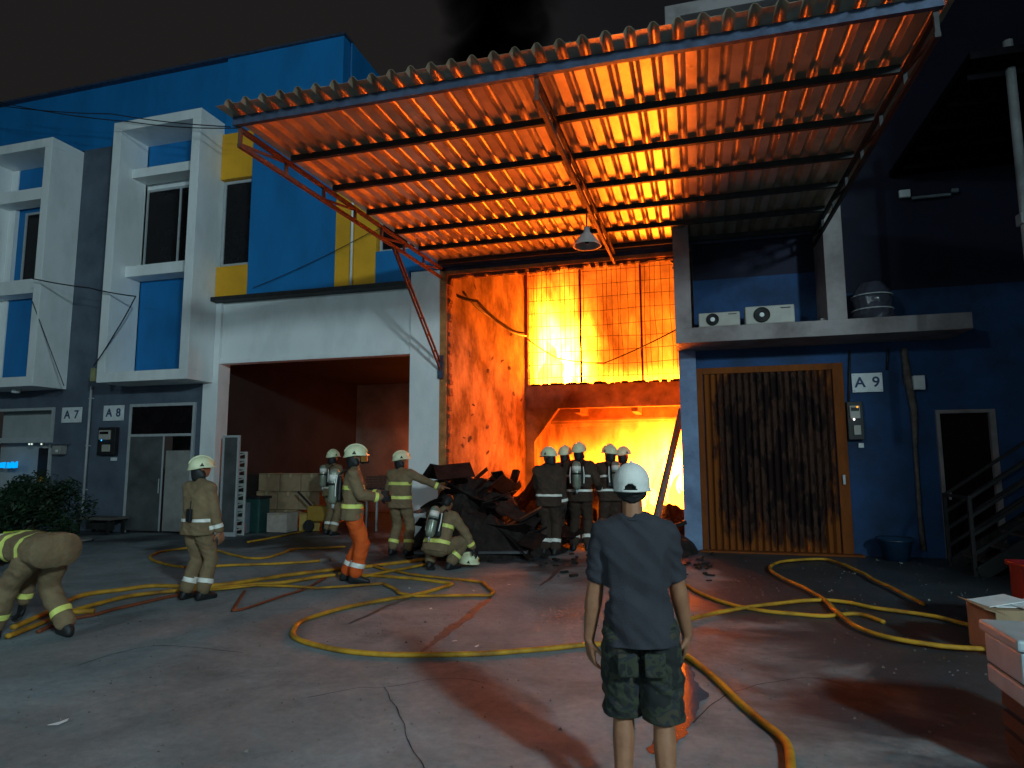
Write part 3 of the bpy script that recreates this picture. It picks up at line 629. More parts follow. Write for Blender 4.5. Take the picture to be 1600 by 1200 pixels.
ac(1165, 1241, 507, 474, 'larger cream outdoor air conditioner in the middle of the ledge')
bd = thing('wrapped_bundle', 'dark bundle wrapped in shiny plastic on the ledge', 'bundle', (W(1365,490,12.4).x, 12.45, zl1))
prof = [(.30,0),(.33,.1),(.29,.25),(.31,.4),(.27,.55),(.20,.68),(.0001,.72)]
mb = M().lathe(prof, n=18, cap=False); mb.v = [(x*(1+.14*noise.noise(Vector((x*9,y*9,z*7)))), y*(1+.14*noise.noise(Vector((x*9,y*9+4,z*7)))), z) for x, y, z in mb.v]
mb.obj('wrapping', mat('shiny_dark_plastic_film', (.05,.05,.07), .12, spec=.8, bump=.9, bscale=14), bd)
for z in (.2,.45): M().tube([(math.cos(a)*.325, math.sin(a)*.325, z) for a in [i*math.pi/9 for i in range(19)]], .010, 5, cap=False).obj('strap', alu(), bd)
# tube lamp and marks high on the dark wall
tl = thing('tube_lamp', 'unlit pale tube lamp on the dark upper wall', 'lamp', (xw(1455,307,12.9), 12.9, zw(1455,307,12.9)))
M().box(-.32,.30,-.05,.0,-.03,.02).obj('tube_housing', mat('dim_tube', (.16,.19,.22), .4), tl, bevel=.01); M().box(-.52,-.34,-.06,0,.02,.16).obj('bracket', signwhite, tl, bevel=.01); M().box(.31,.42,-.06,0,.02,.09).obj('bracket', mat('dim_tube', (.16,.19,.22), .4), tl, bevel=.01)
# dark side building on the right with pale downpipe
SB = thing('side_building', 'dark building on the right, its unseen wall lengthened to shade the yard', 'building', (6.2, 10, 0))
dk = mat('dark_side_wall', (0.045, 0.04, 0.055), .85, var=.3, scale=1.5, bump=.3)
M().box(0,.2,-9.2,3,0,10.5).obj('wall', dk, SB)  # out-of-view wall, lengthened forward to block lamp light from the right side
bk = mat('black_sheet', (.008,.007,.009), .95, var=.3, spec=0.0)
M().box(-2.6,0,-.79,2.9,6.85,6.95).obj('roof_sheet', bk, SB)
for k in range(5): M().box(-2.5,0,-.4+k*.7,-.34+k*.7,6.77,6.85).obj('purlin', bk, SB)
dpx = thing('drainpipe', 'pale drainpipe at the right edge in front of the dark building', 'pipe', (W(1593,250,9.6).x, 9.6, 0))
M().tube([(0,0,W(1590,62,9.6).z),(0,0,2.9)], .06, 8).obj('pipe', mat('dim_pale_pipe', (.30,.30,.31), .6), dpx, smooth=True); M().box(-.08,.08,-.08,.08,4.7,4.85).obj('joint', mat('dim_pale_pipe', (.30,.30,.31), .6), dpx, bevel=.01)

# ------------------------------------------------------------------ metal stairs
st = thing('metal_stairs', 'dark open metal stairs with railings rising to the right', 'stairs', (4.0, 11.2, 0))
def S(m, name, mt=None, **k): return m.obj(name, mt or steel_d(), st, **k)
run, rise = .27, .19
for y in (0.0, 1.0): S(M().beam((-.1, y, .02), (2.6, y, .02+2.7*rise/run), .05, .2), 'stringer')
for k in range(9): S(M().box(.02+k*run, .30+k*run, .03, .97, .16+k*rise, .20+k*rise), 'tread', mat('worn_tread', (.11,.10,.10), .6, var=.4, scale=8))
for y in (0.0, 1.0):
    S(M().beam((-.15,y,0), (-.15,y,1.15), .05, .05), 'rail_post'); 
    for k in range(4): S(M().beam((-.15,y,1.12-.27*k), (2.6,y,1.12-.27*k+2.75*rise/run), .045, .045), 'rail')
    S(M().beam((1.2,y,.9), (1.2,y,2.1), .05, .05), 'rail_post')
S(M().beam((-.15,0,1.12),(-.15,1.0,1.12),.045,.045), 'rail')

# ================================================================== METAL CANOPY
CP = thing('metal_canopy', 'corrugated metal canopy on dark steel trusses in front of the burning bay', 'canopy', (-1.5, 13, 5.8))
def Kk(m, name, mt, **k): return relo(CP, m.obj(name, mt, CP, **k))
YF, YW = 6.28, 12.86
CX0, CX1 = -5.22, 2.24
zc_ = lambda y: 5.80+(y-YF)*0.022
Kk(M().beam((CX0-.05, YF, zc_(YF)), (CX1+.05, YF, zc_(YF)), .06, .11), 'front_beam', steel_b())
ys = [7.38, 8.45, 9.52, 10.58, 11.65, 12.68]
for y in ys: Kk(M().beam((CX0, y, zc_(y)+.005), (CX1, y, zc_(y)+.005), .055, .085), 'purlin', steel_d())
def truss(x, x2, m):
    top0, top1 = (x, YF+.04, zc_(YF)-.075), (x2, YW, zc_(YW)-.075)
    bot0, bot1 = (x, YF+.04, zc_(YF)-.28), (x2, YW, zc_(YW)-.28)
    Kk(M().beam(top0, top1, .05, .055), 'top_chord', m); Kk(M().beam(bot0, bot1, .05, .05), 'bottom_chord', m)
    n = 7
    for i in range(n):
        y0 = YF+.06+(YW-YF-.1)*i/n; y1 = YF+.06+(YW-YF-.1)*(i+1)/n
        Kk(M().beam((x, y0, zc_(y0)-.10), (x, y0, zc_(y0)-.26), .04, .04), 'web_post', m)
        if i % 2 == 0: Kk(M().beam((x, y0+.03, zc_(y0)-.255), (x, y1-.03, zc_(y1)-.10), .03, .03), 'web_diagonal', m)
truss(CX0, CX0, rust()); truss(-1.50, -1.46, rust()); truss(CX1, CX1, steel_d())
# wall brackets (double flat bars with rungs) under the trusses
def bracket(x, m):
    a, b = Vector((x, 10.5, zc_(10.5)-.31)), Vector((x, 12.86, 3.62))
    for d in (-.0, .16):
        Kk(M().beam(a+Vector((0,d,0)), b+Vector((0,0,d*1.1)), .035, .035), 'brace', m)
    for t in (.1,.25,.4,.55,.7,.85):
        p = a.lerp(b,t); q_ = (a+Vector((0,.16,0))).lerp(b+Vector((0,0,.176)),t); Kk(M().beam(p,q_,.02,.02), 'brace_rung', m)
    Kk(M().box(x-.06,x+.06,12.84,12.9,3.45,3.95), 'brace_plate', steel_b())
bracket(CX0, rust()); 
# corrugated roof sheets
galv = mat('corrugated_roof_metal', (0.52, 0.42, 0.30), 0.34, 0.45, col2=(0.34, 0.26, 0.17), scale=2.2, bump=.15, lo=.3, hi=.6)
pitch = .2315; nper = 3; X = CX0-.07; k = 0
while k < 11:
    m = M(); prof = []
    for i in range(nper): 
        x = X+i*pitch; prof += [(x,0),(x+.115,0),(x+.145,.052),(x+.160,.060),(x+.177,.060),(x+.192,.052)]
    prof.append((X+nper*pitch+.004, 0.0)); prof.append((X+nper*pitch+.06, 0.003))
    y0, y1 = YF-.30, 12.84; rows = 9; vs = []
    for j in range(rows+1):
        y = y0+(y1-y0)*j/rows; sag = .006*math.sin(j*2.1+k)
        z = zc_(max(y,YF))+.050+(k % 2)*.0035+(sag if 0 < j < rows else 0)-(.022*max(0,(YF-y)))
        vs += [(x, y, z+h) for x, h in prof]
    n = len(prof)
    fs = [(j*n+i, j*n+i+1, (j+1)*n+i+1, (j+1)*n+i) for j in range(rows) for i in range(n-1)]
    o = Kk(m.add(vs, fs), 'roof_sheet', galv); sm = o.modifiers.new('t', 'SOLIDIFY'); sm.thickness = .0025; sm.offset = 1
    # round foam end stops under each rib at the open edge
    X += nper*pitch; k += 1
ridge = M()
Kk(M().box(CX0-.1, CX1+.1, 12.845, 12.88, zc_(YW)-.05, zc_(YW)+.25), 'wall_flashing', steel_b())
# pendant lamp under the centre truss
lp = W(917, 375, 9.6)
pl = thing('pendant_lamp', 'grey bell shaped pendant lamp hanging unlit from the canopy', 'lamp', (lp.x, 9.6, lp.z))
top = zc_(9.6)-.3-lp.z
M().tube([(0,0,.16),(0,0,top)], .012, 6).obj('rod', steel_d(), pl)
M().lathe([(.0001,.20),(.045,.20),(.05,.12),(.10,.08),(.17,-.02),(.215,-.09),(.22,-.10),(.205,-.095),(.15,-.01),(.05,.06),(.0001,.07)], n=24).obj('lamp_shade', mat('grey_lamp_enamel', (.35,.33,.32), .4), pl, smooth=True)
M().lathe([(.0001,-.06),(.03,-.05),(.04,-.02),(.025,.03),(.02,.06)], n=12).obj('bulb', glass(), pl, smooth=True)

# ------------------------------------------------------------------ street lamp that lights the yard (behind and right of the camera)
sl = thing('street_lamp', 'tall street lamp lighting the yard from behind', 'lamp', (LAMP_POS[0]+.9, LAMP_POS[1], 0))
M().tube([(0,0,0),(0,0,7.2)], [.09,.055], 10).obj('pole', steel_d(), sl, smooth=True)
M().tube([(0,0,7.15),(-.5,0,7.5),(-.95,0,7.45)], .035, 8).obj('arm', steel_d(), sl, smooth=True)
M().box(-1.2,-.6,-.14,.14,7.78,7.88).obj('lamp_head', steel_d(), sl, bevel=.02)
lt = bpy.data.lights.new('lamp_light', 'POINT'); lt.energy = LAMP_W; lt.color = LAMP_COL; lt.shadow_soft_size = .55
lo = bpy.data.objects.new('lamp_light', lt); COL.objects.link(lo); lo.location = LAMP_POS
fill_lamp = thing('street_lamp', 'added unseen fill lamp farther left behind the photographer', 'lamp', (-9.9, -10, 0))  # unseen lamp added as cool fill for the shadows
M().tube([(0,0,0),(0,0,8.2)], [.09,.055], 10).obj('pole', steel_d(), fill_lamp, smooth=True); M().tube([(0,0,8.15),(.5,0,8.5),(.95,0,8.45)], .035, 8).obj('arm', steel_d(), fill_lamp, smooth=True); M().box(.6,1.2,-.14,.14,8.42,8.52).obj('lamp_head', steel_d(), fill_lamp, bevel=.02)
fill_light = bpy.data.lights.new('lamp_light', 'POINT'); fill_light.energy = LAMP_W*.28; fill_light.color = LAMP_COL; fill_light.shadow_soft_size = .6
lo2 = bpy.data.objects.new('lamp_light', fill_light); COL.objects.link(lo2); lo2.location = (-8.95, -10, 8.25)

# ------------------------------------------------------------------ cables
def cable(pts, r, label, m=None, sag=0.0):
    P = []
    for i in range(len(pts)-1):
        a, b = Vector(pts[i]), Vector(pts[i+1])
        for j in range(10): t = j/10; p = a.lerp(b,t); p.z -= sag*4*t*(1-t); P.append(p)
    P.append(Vector(pts[-1])); o = M().tube(P, r, 6).obj('cable', m or blackm(), smooth=True); o['label'] = label; o['category'] = 'cable'
cable([W(0,165,11.8), W(175,178,11.8), W(360,198,11.8)], .012, 'upper dark cable crossing the two white boxes', sag=.05)
cable([W(0,160,11.6), W(200,190,11.6), W(372,200,11.6)], .012, 'lower dark cable ending at the canopy corner', sag=.06)
cable([W(50,435,11.9), W(140,450,11.9), W(212,463,12.05)], .016, 'thick dark cable running into the middle white box', sag=.02)
cable([W(212,463,12.05), W(180,520,12.0), W(146,572,12.05)], .014, 'dark cable drooping to the yellowish box', sag=.03)
cable([W(50,470,12.05), W(100,603,12.4)], .010, 'thin cable down the side of the left white box')
cable([W(395,450,12.75), W(575,365,12.75), W(640,330,12.75)], .008, 'thin cable across the blue and yellow panels', sag=.05)
cable([Vector((RX0+.1,13.9,W(735,455,13.9).z)), Vector((RX0+.12,16.5,W(780,500,16.5).z)), W(822,525,19.7)], .03, 'charred cable along the left inner wall', sag=.1)
cable([W(822,528,19.6), W(872,560,18.6), W(945,567,17.8), W(1062,512,16.5)], .018, 'slack cable hanging across the upper flames', sag=.04)
cable([W(703,455,13.6), W(745,470,14.2), W(790,510,15.5), W(818,520,16.6)], .035, 'burnt hose hanging on the left inner wall', char(), sag=.05)
cable([W(1045,404,13.3), W(1056,412,13.3), W(1052,420,13.3)], .03, 'short burnt stub at the top right corner of the opening', char())
cable([W(820,424,13.25), W(900,415,13.25), W(1046,404,13.25)], .025, 'burnt pipe along the top of the opening', char(), sag=.02)

# ================================================================== PEOPLE
_icov, _icof = [], []
def _ico():
    bm = bmesh.new(); bmesh.ops.create_icosphere(bm, subdivisions=2, radius=1)
    v = [x.co.copy() for x in bm.verts]; bm.free(); return v
ICO = _ico()
def hulls(segs):
    """each segment = convex hull of spheres [(point, radius or (rx,ry,rz))]; returns one mesh of overlapping closed hulls"""
    big = bmesh.new()
    for seg in segs:
        bm = bmesh.new()
        for p, r in seg:
            p = Vector(p)
            for c in ICO:
                bm.verts.new(p+(c*r if not isinstance(r, tuple) else Vector((c.x*r[0], c.y*r[1], c.z*r[2]))))
        res = bmesh.ops.convex_hull(bm, input=bm.verts)
        bmesh.ops.delete(bm, geom=[g for g in res['geom_interior'] if isinstance(g, bmesh.types.BMVert)], context='VERTS')
        tmp = bpy.data.meshes.new('t'); bm.to_mesh(tmp); bm.free(); big.from_mesh(tmp); bpy.data.meshes.remove(tmp)
    me = bpy.data.meshes.new('hulls'); big.to_mesh(me); big.free(); return me
def solid(segs, voxel, smooth=6, fac=0.6, wr=0.0, ws=9.0, seed=0, fold=0.0):
    """voxel-weld the hulls into one continuous surface, smooth it, add cloth folds"""
    me = hulls(segs); o = bpy.data.objects.new('tmp', me); COL.objects.link(o)
    r = o.modifiers.new('r', 'REMESH'); r.mode = 'VOXEL'; r.voxel_size = voxel
    s = o.modifiers.new('s', 'SMOOTH'); s.iterations = smooth; s.factor = fac
    dg = bpy.context.evaluated_depsgraph_get(); out = bpy.data.meshes.new_from_object(o.evaluated_get(dg))
    bpy.data.objects.remove(o); bpy.data.meshes.remove(me)
    if wr or fold:
        n = len(out.vertices); co = np.empty(n*3); out.vertices.foreach_get('co', co); co = co.reshape(-1,3)
        no = np.empty(n*3); out.vertices.foreach_get('normal', no); no = no.reshape(-1,3)
        for i in range(n):
            p = Vector(co[i]); q = Vector((p.x*ws+seed, p.y*ws, p.z*ws*1.7))
            d = wr*noise.noise(q)+fold*(1-abs(noise.noise(Vector((p.x*5+seed*3, p.y*5, p.z*13+2*p.x*5))))*2.6)
            co[i] += no[i]*d
        out.vertices.foreach_set('co', co.ravel()); out.update()
    out.polygons.foreach_set('use_smooth', [True]*len(out.polygons)); return out
def cut(me, planes, fill=True, off=0.0):
    """copy of mesh kept on the negative side of every (point, normal)"""
    bm = bmesh.new(); bm.from_mesh(me)
    for p, n in planes:
        g = bmesh.ops.bisect_plane(bm, geom=bm.verts[:]+bm.edges[:]+bm.faces[:], plane_co=Vector(p), plane_no=Vector(n), clear_outer=True)
        if fill:
            ed = [e for e in g['geom_cut'] if isinstance(e, bmesh.types.BMEdge)]
            try: bmesh.ops.triangle_fill(bm, edges=ed, use_beauty=True)
            except Exception: pass
    if off:
        bm.normal_update()
        for v in bm.verts: v.co += v.normal*off
    out = bpy.data.meshes.new('cut'); bm.to_mesh(out); bm.free()
    out.polygons.foreach_set('use_smooth', [True]*len(out.polygons)); return out
def ik(a, b, l1, l2, pole):
    a, b, pole = Vector(a), Vector(b), Vector(pole); d = b-a; L = min(d.length, (l1+l2)*.999); n = d.normalized(); b = a+n*L
    x = (l1*l1-l2*l2+L*L)/(2*L); h = math.sqrt(max(1e-6, l1*l1-x*x)); p = (pole-n*pole.dot(n)).normalized(); return a+n*x+p*h, b
def hand_segs(w, dirn, side, palm_n, s=1.0, curl=.55, thick=1.0):
    """palm plus five bent fingers; dirn = along the hand, palm_n = facing of the palm"""
    w = Vector(w); d = Vector(dirn).normalized(); n = (Vector(palm_n)-d*Vector(palm_n).dot(d)).normalized(); x = d.cross(n)*side
    segs = [[(w, .024*s*thick), (w+d*.045*s+x*.024*s, .018*s*thick), (w+d*.045*s-x*.024*s, .017*s*thick), (w+d*.092*s+x*.030*s, .0125*s*thick), (w+d*.088*s-x*.032*s, .012*s*thick)]]
    for i, (off, ln) in enumerate(((.030,.074),(.010,.082),(-.011,.076),(-.031,.060))):
        b = w+d*.092*s+x*off*s; c1 = curl*(.8+.12*i); r = .0092*s*thick
        p1 = b+(d*math.cos(c1*.6)+n*math.sin(c1*.6))*ln*.45*s; p2 = p1+(d*math.cos(c1*1.7)+n*math.sin(c1*1.7))*ln*.32*s; p3 = p2+(d*math.cos(c1*2.5)+n*math.sin(c1*2.5))*ln*.26*s
        segs += [[(b,r*1.1),(p1,r)], [(p1,r),(p2,r*.93)], [(p2,r*.93),(p3,r*.8)]]
    b = w+d*.025*s+x*.024*s; t1 = b+(d*.6+x*.7+n*.35).normalized()*.045*s; t2 = t1+(d*.85+x*.25+n*.45).normalized()*.034*s
    segs += [[(b,.015*s*thick),(t1,.0115*s*thick)], [(t1,.0115*s*thick),(t2,.0092*s*thick)]]
    return segs
def build_pose(P):
    SW = P.get('sw', .19); NK = P.get('nk', .135)
    """P: hip centre, chest, neck, head, ankles, wrists, poles (all in body space: +y forward, +x right). Fills joints."""
    J = {}; f = P.get('face', 0)
    hc = Vector(P.get('hip', (0,0,.95))); J['hc'] = hc
    sp = Vector(P.get('spine', (0,.02,1))).normalized(); J['sp'] = sp
    rx = Vector(P.get('right', (1,0,0))); rx = (rx-sp*rx.dot(sp)).normalized(); J['rx'] = rx
    fx = sp.cross(rx); 
    if fx.y*0+1: fx = Vector(fx)
    J['fx'] = -fx if P.get('flip') else fx
    J['fx'] = sp.cross(rx)*1.0
    J['waist'] = hc+sp*.14; J['chest'] = hc+sp*.36; J['nb'] = hc+sp*.52
    J['neck'] = J['nb']+(sp*.7+Vector(P.get('neckdir', (0,.05,1))).normalized()*.5)*.06
    J['head'] = J['neck']+Vector(P.get('neckdir', (0,.15,1))).normalized()*NK
    J['hr'] = Vector(P.get('hipright', tuple(rx))); J['hr'] = J['hr'].normalized()
    for s, k in ((-1,'L'), (1,'R')):
        J['hip'+k] = hc+J['hr']*.095*s-sp*.02; J['sh'+k] = hc+sp*.47+rx*SW*s
        a = Vector(P['ank'+k]); J['knee'+k], J['ank'+k] = ik(J['hip'+k], a, .43, .42, P.get('kp'+k, (0,1,0)))
        w_ = Vector(P['wr'+k]); J['el'+k], J['wr'+k] = ik(J['sh'+k], w_, .29, .26, P.get('ep'+k, (s*.3,-1,-.2)))
        J['toe'+k] = Vector(P.get('toe'+k, (s*.15,1,0))).normalized()
    J['look'] = Vector(P.get('look', (0,1,-.05))).normalized()
    return J
def head_segs(J, s=1.0):
    h, l = J['head'], J['look']; u = (Vector((0,0,1))-l*l.z).normalized() if abs(l.z) < .9 else J['sp']; x = l.cross(u); J['hu'] = u; J['hx'] = x
    seg = [[(h+u*.025-l*.012, (.078,.088,.090)), (h+u*.03+l*.03, .066)], [(h+u*.03+l*.03, .066), (h-u*.075+l*.055, .034), (h-u*.045-l*.01, .055)],
           [(h+l*.085+u*.005, .012), (h+l*.104-u*.022, .012), (h+l*.085-u*.028, .014)],                       # nose
           [(h+l*.083-u*.056+x*.016, .011), (h+l*.083-u*.056-x*.016, .011)]]                                    # lips
    for s_ in (-1,1): seg += [[(h+x*.080*s_-l*.012+u*.012, .014), (h+x*.082*s_-l*.010-u*.02, .010)], [(h+l*.072+u*.035+x*.03*s_, .014), (h+l*.078+u*.036+x*.016*s_, .010)]]
    return seg
def body_mesh(J, voxel, hands=True, curl=.5, am=1.0):
    sg = head_segs(J)
    sg += [[(J['head']-J['look']*.015-J['hu']*.05, .052), (J['nb'], .056)], [(J['nb']-J['sp']*.02, .06), (J['shL'], .045), (J['shR'], .045), (J['chest'], .09)],
           [(J['chest']+J['rx']*.05, .092), (J['chest']-J['rx']*.05, .092), (J['waist']+J['rx']*.04, .088), (J['waist']-J['rx']*.04, .088)],
           [(J['waist']+J['rx']*.04, .088), (J['waist']-J['rx']*.04, .088), (J['hipL'], .08), (J['hipR'], .08)]]
    for k, s in (('L',-1), ('R',1)):
        sg += [[(J['hip'+k], .088), (J['knee'+k], .056)], [(J['knee'+k], .055), (J['knee'+k].lerp(J['ank'+k], .3), .058), (J['ank'+k], .037)],
               [(J['sh'+k], .053), (J['el'+k], .038*am)], [(J['el'+k], .039*am), (J['el'+k].lerp(J['wr'+k], .25), .041*am), (J['wr'+k], .026*am)]]
        t = J['toe'+k]; a = J['ank'+k]
        sg += [[(a, .04), (a-t*.05-Vector((0,0,.045)), .032), (a+t*.13-Vector((0,0,.06)), (.042,.042,.022)), (a+t*.05-Vector((0,0,.02)), .035)]]
        if hands:
            d = (J['wr'+k]-J['el'+k]).normalized()*.8+Vector((0,0,-.3)) if 'hd'+k not in J else J['hd'+k]
            sg += hand_segs(J['wr'+k], d, -s, J.get('pn'+k, -J['rx']*s+J['fx']*.2), 1.0, curl)
    return solid(sg, voxel, 3, .5)
def band(jm, p, ax, width, rad, parent, m, name='reflective_band'):
    """tape ring: slice of the garment between two planes around a bone, pushed out 5 mm"""
    p, ax = Vector(p), Vector(ax).normalized()
    c = cut(jm, [(p+ax*width/2, ax), (p-ax*width/2, -ax)], fill=False, off=.006)
    bm = bmesh.new(); bm.from_mesh(c); bpy.data.meshes.remove(c)
    bmesh.ops.delete(bm, geom=[v for v in bm.verts if (v.co-p-(ax*(v.co-p).dot(ax))).length > rad], context='VERTS')
    if len(bm.faces) < 4: bm.free(); return
    me = bpy.data.meshes.new(name); bm.to_mesh(me); bm.free(); return link(name, me, m, parent)
def dome(c, u, f, R, lift=0.0):
    """half ellipsoid helmet/cap shell oriented with up u and forward f"""
    x = f.cross(u); vs = []; n, r = 24, 9
    for j in range(r+1):
        ph = math.pi/2*j/r*1.02
        for i in range(n):
            a = 2*math.pi*i/n; vs.append(c+x*(math.cos(a)*math.sin(ph)*R[0])+f*(math.sin(a)*math.sin(ph)*R[1])+u*(math.cos(ph)*R[2]+lift))
    fs = [(j*n+i, (j+1)*n+i, (j+1)*n+(i+1)%n, j*n+(i+1)%n) for j in range(r) for i in range(n)]
    return vs, fs, n, r
def helmet(J, parent, at=None, u=None, f=None, visor=False, curtain=True):
    h = at or J['head']; u = u or (J['hu']+J['look']*.0).normalized(); f = f or J['look']; x = f.cross(u)
    c = h+u*.035-f*.008; R = (.122, .152, .128)
    vs, fs, n, r = dome(c, u, f, R); m = M().add(vs, fs); 
    base = len(m.v)-n; br = []
    for i in range(n):
        a = 2*math.pi*i/n; e = .007+.026*max(0, math.sin(a))+.012*max(0, -math.sin(a)); dz = -.020-.026*max(0,-math.sin(a))
        br.append(c+x*(math.cos(a)*(R[0]+e*.7))+f*(math.sin(a)*(R[1]+e))+u*dz)
    m.v += [tuple(v) for v in br]; m.f += [(base+i, base+n+i, base+n+(i+1)%n, base+(i+1)%n) for i in range(n)]
    ho = m.obj('helmet', helm(), parent, smooth=True); sd_ = ho.modifiers.new('t', 'SOLIDIFY'); sd_.thickness = .006
    ridge = M().tube([c+f*(math.sin(a)*R[1]*1.0)+u*(math.cos(a)*(R[2]+.004)) for a in [(-1.3+2.6*k/12) for k in range(13)]], .011, 6); ridge.obj('ridge', helm(), ho, smooth=True)
    for s in (-1,1):
        p = c+x*s*(R[0]*.985)+u*.018-f*.01; M().add([p+f*.028-u*.022+x*s*.004, p-f*.03-u*.020+x*s*.004, p+u*.026+x*(-s*.004)], [(0,1,2)]).obj('vent_mark', blackm(), ho)
    bp = c+f*(R[1]*.94)+u*.04; M().box(-.022,.022,-.004,.004,-.02,.024).obj('badge', yellow(), ho).matrix_local = Matrix((( x.x,-f.x,u.x,bp.x+f.x*.008),(x.y,-f.y,u.y,bp.y+f.y*.008),(x.z,-f.z,u.z,bp.z+f.z*.008),(0,0,0,1)))
    if curtain:
        me = solid([[(h-f*.05-u*.02, .085), (h-f*.055-u*.10, .075), (h-u*.09+x*.05, .045), (h-u*.09-x*.05, .045)]], .014, 3); link('neck_curtain', me, blackm(), parent)
    if visor:
        vm = M(); P_ = []
        for j in range(4):
            for i in range(9):
                a = math.radians(-62+124*i/8); P_.append(c+x*(math.sin(a)*.118)+f*(math.cos(a)*(.150+.012*j/3))+u*(.02-.125*j/3))
        vm.add(P_, [(j*9+i, j*9+i+1, (j+1)*9+i+1, (j+1)*9+i) for j in range(3) for i in range(8)])
        v_ = vm.obj('visor', mat('amber_visor', (.35,.16,.04), .12, spec=.8), parent, smooth=True)
        me = solid([[(h+f*.07-u*.05,.05),(h+f*.115-u*.06,.035)],[(h+f*.13-u*.065,.028),(h+f*.15-u*.07,.026)]], .012, 2); link('breathing_mask', me, blackm(), parent)
    return ho
def scba(J, parent, big=True):
    sp, rx, fx = J['sp'], J['rx'], J['fx']; b = J['hc']+sp*.30-fx*.17
    def fr(v): return b+rx*v[0]-fx*v[1]+sp*v[2]
    pl = solid([[(fr((-.09,0,.13)),.022),(fr((.09,0,.13)),.022),(fr((-.11,0,-.17)),.028),(fr((.11,0,-.17)),.028)]], .014, 2); bo = link('backplate', pl, blackm(), parent)
    q = M().tube([fr((0,.085,.24)),fr((0,.085,.225)),fr((0,.085,.19)),fr((0,.085,-.16)),fr((0,.085,-.20)),fr((0,.085,-.225))], [.02,.05,.072,.072,.055,.025], 16)
    cy = q.obj('air_cylinder', mat('grey_air_cylinder', (.30,.33,.26), .28, .3, var=.2, scale=7), parent, smooth=True)
    M().tube([fr((0,.085,.05)),fr((0,.085,.02))], .0745, 16).obj('strap', blackm(), cy, smooth=True)
    M().tube([fr((0,.085,.16)),fr((0,.085,.08))], .0735, 16).obj('sticker', refs(), cy, smooth=True)
    M().tube([fr((0,.085,-.225)),fr((0,.085,-.28))], [.022,.018], 10).obj('valve', alu(), cy, smooth=True)
    for s in (-1,1):
        M().tube([fr((s*.10,-.0,-.20)), fr((s*.115,.03,.02)), fr((s*.10,.02,.16)), fr((s*.10,-.06,.235)), fr((s*.11,-.17,.19)), fr((s*.12,-.27,.05))], .019, 6, r2=.5).obj('shoulder_strap', blackm(), parent, smooth=True)
        M().tube([fr((s*.112,.05,-.12)), fr((s*.118,.052,.02)), fr((s*.104,.042,.15))], .009, 5).obj('silver_stripe', refs(), parent)
    return bo
